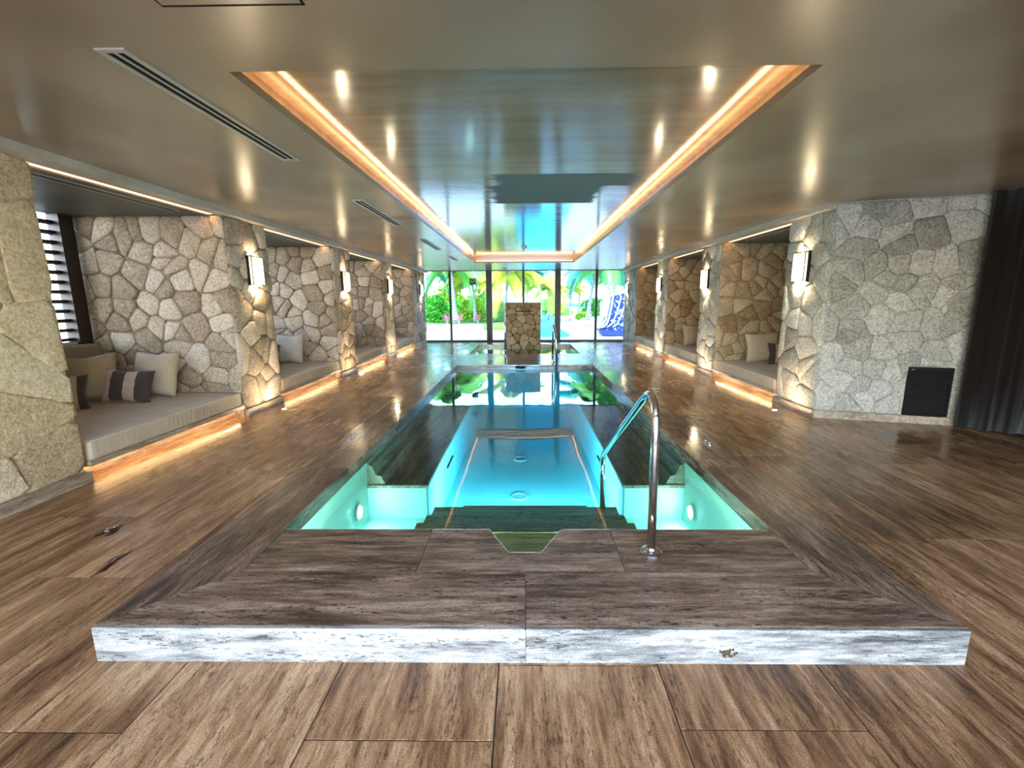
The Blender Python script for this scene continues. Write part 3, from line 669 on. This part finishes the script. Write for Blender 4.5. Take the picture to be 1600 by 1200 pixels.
# ------------------------------------------------------------------ benches
def mattress(x_f, x_b, y0, y1, z0, z1, parent, s, seed, seg=90):
    rng = random.Random(seed); r = .022
    # cross-section from front bottom, up the front, over the top to the back
    d = (x_b-x_f); sg = 1 if d > 0 else -1
    prof = [(x_f+sg*.012, z0)]
    H = z1-z0
    for k in range(6): prof.append((x_f+sg*.004*(1-math.sin(PI*(k+.5)/6)), z0+.012+(H-.035)*k/5))
    for k in range(1, 5):
        a = PI/2*k/4; prof.append((x_f+sg*(r-r*math.cos(a)), z1-r+r*math.sin(a)))
    for k in range(1, 7): prof.append((x_f+d*k/6*.985+sg*.02, z1+.010*math.sin(PI*k/6)))
    prof.append((x_b, z1-.03)); prof.append((x_b, z0))
    n = len(prof); mb = MB(); vs = []
    cent = y0+(y1-y0)*.66
    ph = [rng.uniform(0, 6.28) for _ in range(4)]
    for i in range(seg+1):
        t = i/seg; y = y0+(y1-y0)*t
        e = min(1, (y-y0)/.03, (y1-y)/.03); e = math.sin(max(0, e)*PI/2)
        amp = .004+.013*math.exp(-((y-cent)/.34)**2)
        ru = amp*(math.sin(y*2*PI/.062+ph[0])+.5*math.sin(y*2*PI/.041+ph[1]))
        for k, (x, z) in enumerate(prof):
            f = math.sin(PI*min(1, max(0, (k-.5)/6.5))) if k < 8 else 0
            xx = x+sg*(1-e)*.012*(1 if k < n-2 else 0)-sg*ru*f; zz = z0+(z-z0)*(.93+.07*e)
            vs.append((xx, y, zz))
    fs = []
    for i in range(seg):
        for k in range(n): fs.append((i*n+k, i*n+(k+1) % n, (i+1)*n+(k+1) % n, (i+1)*n+k))
    fs += [tuple(range(n)), tuple(seg*n+k for k in range(n-1, -1, -1))]
    mb.add(vs, fs); o = mb.build('mattress', M_LINEN, parent, smooth=True, fixn=True)
    MB().tube([(x_f+sg*.010, y0+.02, z1-.006), (x_f+sg*.010, y1-.02, z1-.006)], .0045, 6).build('piping', M_SAND, o)
    return o
for s, NI, nm in ((-1, NICHE_L, 'left'), (1, NICHE_R, 'right')):
    for i, (a, b) in enumerate(NI):
        lab = f'built-in daybed with taupe mattress and glowing base, {ordn[i] if i < 3 else "farthest"} on the {nm} side'
        be = thing('daybed', (s*4.6, (a+b)/2, 0), lab, 'daybed', 'niche daybeds')
        box('riser', M_BASE, s*3.87, s*XB, a+.03, b-.03, 0, .115, be)
        box('seat_slab', M_BASE, s*3.75, s*XB, a+.03, b-.03, .115, .165, be, .004)
        mattress(s*3.755, s*5.45, a+.05, b-.06, .165, .335, be, s, 100+i+(10 if s > 0 else 0))
        led('led_strip', f'warm strip light under the {ordn[i] if i < 3 else "farthest"} {nm} daybed', M_LEDB, s*3.815, s*3.835, a+.06, b-.06, .105, .113, 'lights under the daybeds')
        led('led_strip', f'warm slot light in the ceiling over the {ordn[i] if i < 3 else "farthest"} {nm} daybed', M_LEDS, s*3.84, s*3.93, a+.02, b-.02, ZS+.012, ZS+.028, 'niche ceiling slot lights')
        if i < 3:
            dv = thing('slot_diffuser', (s*4.12, (a+b)/2, ZS-.004), f'thin linear air slot in the niche ceiling over the {ordn[i]} {nm} daybed', 'air vent', 'niche air slots')
            box('frame', M_DIFF, s*4.06, s*4.18, a+.12, b-.3, ZS-.006, ZS, dv)
            for q_ in (4.085, 4.125): box('slot', M_BLACK, s*q_, s*(q_+.022), a+.14, b-.32, ZS-.008, ZS-.002, dv)
            bk = thing('back_cushion', (s*5.52, b-.85, .345), f'boxy brown-grey back cushion along the rear of the {ordn[i]} {nm} daybed', 'cushion', 'bench back cushions')
            mb = MB(); bm_ = MB().box(s*5.46, s*5.66, a+.35, b-.10, .345, 1.0)
            o = bm_.build('cover', M_BACK, bk, smooth=True)
            md = o.modifiers.new('round', 'BEVEL'); md.width = .035; md.segments = 4
            MB().tube([(s*5.465, a+.38, .985), (s*5.465, b-.13, .985)], .005, 6).build('piping', M_TAUPE, bk)

def pillow(w_, h_, t_, loc, rot, mat, label, cat='pillow', stripes=None, seed=0, group='scatter pillows'):
    n = 18; rng = random.Random(seed); vs = []; fs = []; mi = []
    def shp(u, v, sg):
        eu = 1-abs(u)**2.6; ev = 1-abs(v)**2.6
        th = t_/2*(max(0, eu)*max(0, ev))**.45
        x = u*w_/2*(1-.07*(1-v*v)*(abs(u)**2)*0-.13*(1-abs(v))*abs(u)**3); y = v*h_/2*(1-.14*(1-abs(u))*abs(v)**3)
        wr = .006*math.sin(9*u+5*v+seed)*math.sin(7*v-3*u+seed*2)*(1-abs(u*v))
        return (x, sg*(th+wr*(th/(t_/2))), y)
    for sg in (-1, 1):
        o = len(vs)
        for i in range(n+1):
            for k in range(n+1): vs.append(shp(2*i/n-1, 2*k/n-1, sg))
        for i in range(n):
            for k in range(n):
                q = (o+i*(n+1)+k, o+(i+1)*(n+1)+k, o+(i+1)*(n+1)+k+1, o+i*(n+1)+k+1)
                fs.append(q if sg < 0 else q[::-1])
                u = (i+.5)/n
                mi.append(0 if not stripes else stripes[min(len(stripes)-1, int(u*len(stripes)))])
    me = bpy.data.meshes.new('scatter_pillow')
    me.from_pydata(vs, [], fs)
    for m in (mat if isinstance(mat, (list, tuple)) else [mat]): me.materials.append(m)
    me.polygons.foreach_set('material_index', mi); me.polygons.foreach_set('use_smooth', [True]*len(fs))
    bm = bmesh.new(); bm.from_mesh(me); bmesh.ops.remove_doubles(bm, verts=bm.verts, dist=.0005); bm.to_mesh(me); bm.free()
    ob = bpy.data.objects.new('scatter_pillow', me); C.objects.link(ob); place(ob, loc); ob.rotation_euler = rot
    return tag(ob, label, cat, group)
ST = [1, 0, 1, 0]
# first left daybed
pillow(.60, .58, .20, (-4.70, 5.60, .62), (math.radians(-16), 0, math.radians(-4)), M_LINEN, 'plain linen pillow leaning on the stone wall of the first left daybed', seed=1)
pillow(.58, .58, .20, (-5.22, 5.24, .62), (math.radians(-14), math.radians(-4), math.radians(32)), M_TAUPE, 'plain tan pillow in front of the back cushion, first left daybed', seed=2)
pillow(.58, .40, .16, (-4.74, 5.22, .535), (math.radians(-18), math.radians(3), math.radians(2)), [M_CHAR, M_ROSE], 'striped charcoal and rose pillow in the middle of the first left daybed', stripes=[1,0,1,0], seed=3)
pillow(.54, .40, .16, (-5.12, 4.74, .535), (math.radians(-18), math.radians(2), math.radians(40)), [M_CHAR, M_ROSE], 'striped charcoal and rose pillow half hidden by the near left pier', stripes=[0,1,0,0,1,0], seed=4)
# further left
pillow(.60, .58, .2, (-4.62, 8.75, .62), (math.radians(-14), 0, math.radians(-4)), M_SAND, 'pale linen pillow on the second left daybed', seed=5)
pillow(.5, .38, .15, (-4.92, 8.45, .53), (math.radians(-16), 0, math.radians(20)), M_CHAR, 'dark pillow behind the pier on the second left daybed', seed=6)
pillow(.58, .56, .2, (-4.72, 11.85, .62), (math.radians(-14), 0, 0), M_LINEN, 'linen pillow on the third left daybed', seed=7)
# right side
pillow(.62, .58, .2, (4.52, 8.58, .62), (math.radians(-14), math.radians(-3), math.radians(-8)), M_LINEN, 'plain linen pillow on the first right daybed', seed=8)
pillow(.52, .40, .15, (4.72, 8.22, .535), (math.radians(-16), 0, math.radians(-14)), [M_CHAR, M_ROSE], 'striped pillow beside the linen one on the first right daybed', stripes=[0,1,0,1], seed=9)
pillow(.58, .56, .2, (4.42, 11.85, .62), (math.radians(-14), 0, math.radians(6)), M_LINEN, 'linen pillow on the second right daybed', seed=10)

# ------------------------------------------------------------------ curtain
cv = []; nseg = 150; path = [(5.12, 5.24), (5.22, 5.12), (5.35, 5.03), (5.55, 4.86), (5.85, 4.60), (6.2, 4.25), (6.45, 3.7), (6.5, 2.6), (6.5, 1.4)]
def on_path(t):
    L = [math.dist(path[i], path[i+1]) for i in range(len(path)-1)]; d = t*sum(L)
    for i, l in enumerate(L):
        if d <= l or i == len(L)-1:
            u = d/l; a, b = path[i], path[i+1]; tx, ty = (b[0]-a[0])/l, (b[1]-a[1])/l
            return a[0]+(b[0]-a[0])*u, a[1]+(b[1]-a[1])*u, ty, -tx
        d -= l
mb = MB(); vs = []; zz = [.015, .9, 1.8, 2.645]
for i in range(nseg+1):
    t = i/nseg; x, y, nx, ny = on_path(t); tot = t*6.0
    fo = .055*math.sin(tot*2*PI/.26)+.022*math.sin(tot*2*PI/.11+1)
    for z in zz:
        k = .85+.15*(1-z/2.65); vs.append((x-nx*(fo*k+.03)*-1, y-ny*(fo*k+.03)*-1, z))
n = len(zz)
fs = [(i*n+k, (i+1)*n+k, (i+1)*n+k+1, i*n+k+1) for i in range(nseg) for k in range(n-1)]
cu = thing('curtain', (5.6, 4.7, 0), 'floor-length dark brown curtain at the right edge of the picture', 'curtain')
co = MB().add(vs, fs).build('cloth', M_CURT, cu, smooth=True); md = co.modifiers.new('thick', 'SOLIDIFY'); md.thickness = .006
MB().tube([(on_path(t/20)[0], on_path(t/20)[1], ZC-.006) for t in range(21)], .008, 6).build('curtain_track', M_DARK, cu)

# ------------------------------------------------------------------ ceiling fittings
def diffuser(x0, x1, y0, y1, label):
    o = thing('ceiling_diffuser', ((x0+x1)/2, (y0+y1)/2, ZC-.006), label, 'air vent', 'linear ceiling air diffusers')
    for a, b in ((x0, x0+.028), (x1-.028, x1)): box('frame_rail', M_DIFF, a, b, y0, y1, ZC-.008, ZC, o)
    for a, b in ((y0, y0+.03), (y1-.03, y1)): box('frame_end', M_DIFF, x0+.028, x1-.028, a, b, ZC-.008, ZC, o)
    wv_ = (x1-x0-.056)
    box('blade', M_DIFF, x0+.028+wv_*.42, x0+.028+wv_*.58, y0+.03, y1-.03, ZC-.007, ZC, o)
    for a, b in ((0, .42), (.58, 1)): box('slot', M_BLACK, x0+.028+wv_*a, x0+.028+wv_*b, y0+.03, y1-.03, ZC-.003, ZC, o)
for (y0, y1), wh in zip(((2.27, 3.91), (5.37, 7.12), (8.58, 10.33), (11.75, 13.0)), ('nearest', 'second', 'third', 'farthest')):
    diffuser(-1.965, -1.825, y0, y1, f'long slotted air diffuser in the ceiling left of the tray, {wh} one')
for (y0, y1), wh in zip(((10.3, 12.5), (14.1, 15.6)), ('nearer', 'farther')):
    diffuser(3.44, 3.56, y0, y1, f'slotted air diffuser in the ceiling above the right piers, {wh} one')
ht = thing('access_hatch', (-1.13, 1.7, ZC-.003), 'flush square access hatch cut by the top edge of the picture', 'hatch')
for a, b, c_, d_ in ((-1.415,-.86,1.975,1.99),(-1.415,-.86,1.42,1.43),(-1.42,-1.41,1.42,1.99),(-.865,-.855,1.42,1.99)): box('joint', M_BLACK, a, b, c_, d_, ZC-.002, ZC, ht)
box('panel', M_CEIL, -1.41, -.865, 1.43, 1.975, ZC-.004, ZC, ht)
for x, y, z, lb in ((-.69, 16.2, ZC, 'round white smoke detector on the ceiling near the window wall'), (0, 11.4, TZ, 'small round detector on the far part of the tray ceiling')):
    o = thing('smoke_detector', (x, y, z), lb, 'smoke detector', 'ceiling detectors')
    MB().lathe((x, y, z), [(.075,0),(.075,-.012),(.055,-.03)], 24).build('base', M_WHITE, o, fixn=True)
    MB().lathe((x, y, z-.03), [(.04,0),(.04,-.012),(.02,-.02)], 20).build('sensor', M_STEEL, o, fixn=True)

# ------------------------------------------------------------------ outside
M_DECK = plain('pale_terrace_stone', srgb(190,190,184), .7, var=.05, scale=2); M_LAWN = NT('lawn'); M_LAWN = M_LAWN.P(Base_Color=M_LAWN.ramp(M_LAWN.noise(M_LAWN.pos(), 3, 5), [(.3, srgb(70,120,30)), (.7, srgb(120,150,50))]), Roughness=.9)
M_SEA = plain('sea', srgb(40,170,190), .7, var=.1, scale=.05); M_POOLO = plain('outdoor_pool_tile', srgb(0,158,222), .15, var=.08, scale=1.5)
M_SANDY = plain('sand', srgb(226,214,190), .9)
EDGE = [(1.9, 19.6), (2.2, 21.5), (2.0, 28.0), (4.3, 56.0)]
dk = MB().box(-30, -.45, YE+.08, 24.6, -.25, -.03).box(-.45, 1.9, YE+.08, 19.6, -.25, -.03).prism([(1.9, YE+.08), (30, YE+.08), (30, 60), (4.3, 60)]+EDGE[::-1], -.25, -.03)
tag(dk.build('patio', M_DECK), 'sunlit pale stone terrace outside the windows', 'terrace', kind='structure')
tag(box('patio_rear', M_DECK, -30, 30, -40, YR-.2, -.25, -.03), 'pale terrace behind the viewpoint', 'terrace', kind='structure')
tag(MB().box(-60, -.45, 24.6, 75, -.3, .28).build('lawn', M_LAWN), 'bright garden lawn beyond the terrace on the left', 'lawn', kind='structure')
tag(box('garden_step', M_DECK, -30, -2.2, 24.2, 24.6, -.03, .30, None, .01), 'low pale garden kerb in front of the lawn', 'kerb', kind='structure')
op = thing('outdoor_pool', (1.2, 30, -.25), 'long turquoise outdoor pool seen through the right of centre pane', 'pool')
PO = [(-.45, 19.6)]+EDGE+[(-.45, 56.0)]
MB().prism(PO, -.3, -.10).build('basin', M_POOLO, op); MB().prism(PO, -.09, -.07).build('water_sheet', plain('outdoor_water', srgb(20,170,215), .55, spec=.15, var=.1, scale=1.2), op)
tag(box('beach', M_SANDY, -150, 150, 60, 140, -.5, -.2), 'sand strip beyond the garden', 'beach', kind='structure')
tag(box('sea', M_SEA, -500, 500, 140, 600, -.8, -.5), 'turquoise sea on the horizon', 'sea', kind='structure')
tag(box('garden_wall', M_WHITE, -2.3, -.6, 30, 30.25, .28, 1.9), 'white rendered garden wall left of the fountain', 'wall', kind='structure')
tag(box('garden_wall', M_WHITE, 6.0, 12, 36, 36.25, -.03, 1.5), 'long white rendered wall behind the lounger terrace', 'wall', kind='structure')
def leafmat(name, a, b):
    m = NT(name); c = m.mix(m.rnd(), a, b); n = m.noise(m.pos(), 9, 3); c = m.mix(n, c, tuple(min(1, x*1.5) for x in b))
    return m.P(Base_Color=c, Roughness=.5, Specular_IOR_Level=.4, Transmission_Weight=0)
M_PALM = leafmat('palm_leaf', srgb(36,110,52), srgb(84,140,50)); M_PALMY = leafmat('yellow_palm_leaf', srgb(100,140,30), srgb(180,170,40)); M_PALMB = leafmat('sea_green_palm_leaf', srgb(20,104,100), srgb(60,140,110))
M_BUSH = leafmat('bush_leaf', srgb(24,110,30), srgb(80,160,40)); M_BUSHY = leafmat('yellow_bush_leaf', srgb(90,150,20), srgb(150,180,40)); M_RED = leafmat('red_leaf', srgb(170,60,90), srgb(200,110,130))
M_TRUNK = NT('palm_trunk'); _s = M_TRUNK.n('SeparateXYZ'); M_TRUNK.set(_s.inputs[0], M_TRUNK.pos())
M_TRUNK = M_TRUNK.P(Base_Color=M_TRUNK.ramp(M_TRUNK.math('FRACT', M_TRUNK.math('MULTIPLY', M_TRUNK.math('ADD', _s.outputs[2], M_TRUNK.math('MULTIPLY', M_TRUNK.noise(M_TRUNK.pos(), 5), .15)), 6.0)), [(.0, srgb(90,84,84)), (.25, srgb(150,142,138)), (.9, srgb(178,170,164))]), Roughness=.9)
def frond_mesh(name, L, droop, mat, n=30, ll=.7):
    vs, fs = [], []
    def pt(t): return Vector((L*t*(1-.25*droop*t*t), 0, L*(.45*t-(.55+.65*droop)*t*t)))
    mb = MB(); mb.tube([pt(i/10) for i in range(11)], [.022*(1-i/11)+.004 for i in range(11)], 5)
    for i in range(n):
        t = .12+.86*i/n; p0 = pt(t); tg = (pt(t+.02)-pt(t-.02)).normalized(); l = ll*(math.sin(PI*min(1, .15+.85*t))**.6)+.08
        for sg in (-1, 1):
            d = (Vector((0, sg, 0))*.8+tg*.55+Vector((0,0,-.35-.3*droop))).normalized(); a = p0; b = p0+d*l*.5+Vector((0,0,.03)); c = p0+d*l+Vector((0,0,-.12*l)); wv_ = tg*.042
            mb.add([a-wv_*.6, a+wv_*.6, b+wv_, b-wv_, c], [(0,1,2,3),(3,2,4)])
    me_o = mb.build(name, mat, None, origin=(0,0,0)); me = me_o.data; bpy.data.objects.remove(me_o); return me
FR = {}
for key, mt in (('g', M_PALM), ('y', M_PALMY), ('b', M_PALMB)):
    FR[key] = [frond_mesh('frond', 2.3, .35, mt), frond_mesh('frond', 2.5, .9, mt), frond_mesh('frond', 2.0, .1, mt)]
def palm(x, y, z, h, lean, key, label, nf=13, size=1.0, seed=0, r=.11):
    rng = random.Random(seed); o = thing('palm_tree', (x, y, z), label, 'palm tree', 'garden palms')
    pts = [(x+lean[0]*(k/8)**1.6, y+lean[1]*(k/8)**1.6, z+h*k/8) for k in range(9)]
    MB().tube(pts, [r*(1.35-.55*min(1, k/3)-.02*k) for k in range(9)], 10).build('trunk', M_TRUNK, o, smooth=True)
    tx, ty, tz = pts[-1]
    for k in range(nf):
        f = bpy.data.objects.new('frond', FR[key][k % 3]); C.objects.link(f); f.parent = o
        f.location = Vector((tx-x, ty-y, h)); s_ = size*rng.uniform(.85, 1.15); f.scale = (s_, s_, s_)
        f.rotation_euler = (0, math.radians(rng.uniform(-38, 25)), 2*PI*k/nf+rng.uniform(-.25, .25))
    MB().lathe((tx, ty, tz-.12), [(.08,0),(.13,.1),(.10,.22),(.03,.3)], 10).build('crown_heart', M_TRUNK, o, smooth=True)
PALMS = [(-4.0, 26.2, .28, 3.3, (-.2, 0), 'g', 'palm with a mottled grey trunk seen through the leftmost panes', 14, 1.25, 1, .15),
 (-3.0, 27.6, .28, 2.9, (-.15, 0), 'y', 'slender palm with yellow-green fronds below the exit sign', 13, 1.0, 2, .10),
 (-1.1, 27.5, .28, 3.0, (.1, 0), 'y', 'leafy palm left of the centre mullion', 15, 1.15, 3, .11),
 (1.3, 36, -.03, 3.1, (0, .2), 'y', 'short bushy palm right of the centre mullion', 15, 1.0, 4, .10),
 (2.0, 38, -.03, 2.7, (.1, 0), 'y', 'small yellowing palm beside the thick right post', 13, .9, 5, .09),
 (4.3, 31, -.03, 4.2, (.7, 0), 'b', 'big drooping palm leaning over the white terrace', 16, 1.5, 6, .14),
 (3.6, 36, -.03, 2.3, (.1, 0), 'y', 'thin palm with a small golden crown on the terrace', 11, .75, 7, .08),
 (5.3, 28, -.03, 4.0, (-.3, 0), 'g', 'tall palm with pale ringed trunk behind the blue lounger', 14, 1.3, 8, .13),
 (6.7, 30, -.03, 4.4, (.2, 0), 'g', 'palm at the far right beside the last right pier', 14, 1.2, 9, .12),
 (-7.2, 33, .28, 3.6, (.3, 0), 'b', 'distant palm at the far left behind the bushes', 14, 1.3, 10, .13),
 (-5.4, 38, .28, 3.9, (.2, 0), 'g', 'background palm between the two leftmost panes', 15, 1.3, 12, .12),
 (-2.2, 42, .28, 4.3, (-.2, 0), 'b', 'background palm behind the white garden wall', 15, 1.4, 13, .12),
 (5.2, 44, -.03, 4.3, (.2, 0), 'b', 'background palm beyond the wide right pane', 15, 1.4, 14, .12),
 (8.3, 42, -.03, 4.0, (-.2, 0), 'y', 'background palm above the long white wall', 15, 1.3, 15, .12),
 (.2, 44, -.03, 4.4, (.2, 0), 'b', 'distant sea-green palm straight behind the fountain', 14, 1.2, 11, .12)]
for a in PALMS: palm(*a[:9], seed=a[9], r=a[10])
def bush(x, y, z, rx, ry, h, mat, label, n=900, leaf=.16, seed=0, nm='garden_bush', cat='bush', grp='garden bushes', spiky=False):
    rng = random.Random(seed); o = thing(nm, (x, y, z), label, cat, grp); mb = MB()
    for _ in range(n):
        a = rng.uniform(0, 2*PI); u = rng.random()**.4; v = rng.uniform(0, 1)
        bump_ = .82+.18*math.sin(a*3+seed)*math.sin(v*5+seed)
        px_, py_, pz_ = x+rx*u*math.cos(a)*math.sqrt(max(.05, 1-(v*.95)**2))*bump_, y+ry*u*math.sin(a)*math.sqrt(max(.05, 1-(v*.95)**2))*bump_, z+h*v*bump_+.03
        d = Vector((rng.uniform(-1,1), rng.uniform(-1,1), rng.uniform(-.2,1))).normalized(); e = d.orthogonal().normalized()*leaf*.3; l = leaf*rng.uniform(.7,1.4); c0 = Vector((px_,py_,pz_))
        if spiky: d = Vector(((px_-x), (py_-y), h*.8)).normalized(); l *= 3.2; e *= .22; c0 = Vector((x+(px_-x)*.2, y+(py_-y)*.2, z+.05+rng.random()*h*.4))
        mb.add([c0, c0+d*l*.5+e, c0+d*l, c0+d*l*.5-e], [(0,1,2,3)])
    mb.build('foliage', mat, o); 
    MB().tube([(x, y, z-.02), (x+.03, y, z+h*.35)], [.05, .03], 7).build('stem', M_TRUNK, o)
BU = [(-5.6, 28.2, .28, 1.3, .9, 1.7, M_BUSH, 'full green bush seen through the leftmost pane'), (-7.3, 30, .28, 1.5, 1, 1.5, M_BUSH, 'darker bush half behind the last left pier'),
 (-3.4, 29.5, .28, 1.2, .8, 1.5, M_BUSHY, 'yellow-green bush between the two left palms'), (-1.7, 28.5, .28, .9, .7, 1.3, M_BUSH, 'green bush below the exit sign'), (-4.7, 31.8, .28, 1.0, .8, 1.35, M_BUSH, 'bush behind the mottled palm trunk'),
 (3.1, 57.6, -.2, 2.8, 1.0, 2.0, M_BUSH, 'clipped green hedge at the end of the outdoor pool'), (4.0, 50, -.03, 1.6, 1.0, 1.1, M_BUSHY, 'low lime-green bush right of the thick post'),
 (-9.5, 33, .28, 2.4, 1.2, 2.6, M_BUSH, 'tall dense bush far left behind the garden'), (-6.0, 36, .28, 2.2, 1.2, 2.4, M_BUSHY, 'tall yellow-green thicket behind the leftmost pane'), (-3.2, 37, .28, 1.8, 1.2, 2.3, M_BUSH, 'tall green thicket behind the exit sign pane'), (7.0, 46, -.03, 2.0, 1.2, 2.0, M_BUSH, 'green thicket beyond the terrace sun beds'),
 (8.6, 40, -.03, 1.5, 1, 1.9, M_BUSH, 'green bush over the white wall on the right'), (6.4, 33, -.03, .7, .5, .8, M_BUSH, 'small shrub behind the blue lounger'), (4.9, 38, -.03, .8, .5, .6, M_BUSHY, 'low shrub at the far edge of the terrace')]
for i, b_ in enumerate(BU): bush(*b_, n=1500, leaf=.10+.09*b_[3], seed=i+1)
for i, (x, y) in enumerate(((-4.4, 25.6), (-3.7, 25.5), (-2.75, 26.6))):
    bush(x, y, .28, .4, .3, .5, M_RED, ['red-leaved plant left of the mottled palm trunk', 'red-leaved plant right of the mottled palm trunk', 'red-leaved plant at the foot of the slender palm'][i], 70, .12, 40+i, 'red_cordyline', 'plant', 'red-leaved plants', True)
# blue lounger
lo = thing('lounge_chair', (3.9, 20.2, -.03), 'deep blue patterned outdoor lounger with a tall curved back outside the right pane', 'lounger')
base = [(3.25,.30),(3.42,.02),(4.5,.02),(4.75,.34),(3.9,.22)]
MB().extrude(base, 'y', 19.85, 20.6).build('base', plain('blue_lounger_shell', srgb(30,48,110), .6), lo, fixn=True)
seat = [(3.16,.40),(3.42,.33),(3.60,.46),(3.72,.80),(3.80,1.25),(3.86,1.72)]
poly = seat+[(4.50,1.86),(4.62,1.2),(4.66,.5),(4.3,.25),(3.6,.22)]
MB().extrude(poly, 'y', 19.95, 20.55).build('seat_shell', M_BLUEF, lo, fixn=True)
for yy in (19.92, 20.57): MB().tube([(x, yy, z+.03) for x, z in seat], .035, 8).build('side_rail', M_WHITE, lo, smooth=True)
for dx in (.22, .46): MB().tube([(x+dx+.10*(z-.4), 19.94, z*.96+.06) for x, z in seat[1:]], .03, 8).build('cover_stripe', M_WHITE, lo, smooth=True)
def sunbed(x, y, rz, label):
    o = thing('sun_bed', (x, y, -.03), label, 'sun bed', 'white sun beds'); 
    b1 = MB().box(x-.9, x+.3, y-.3, y+.3, .22, .32, .02).build('seat', M_WHITE, o)
    MB().extrude([(x+.3,.22),(x+.9,.55),(x+.88,.63),(x+.27,.32)], 'y', y-.3, y+.3).build('backrest', M_WHITE, o, fixn=True)
    for dx in (-.8, .25):
        for dy in (-.26, .26): MB().tube([(x+dx, y+dy, -.03), (x+dx, y+dy, .23)], .02, 6).build('leg', M_STEEL, o)
for i, (x, y) in enumerate(((4.2, 25.5), (4.0, 28.3), (5.0, 32.5))): sunbed(x, y, 0, ['white sun bed on the terrace nearest the blue lounger', 'white sun bed in the middle of the terrace', 'white sun bed farthest back on the terrace'][i])
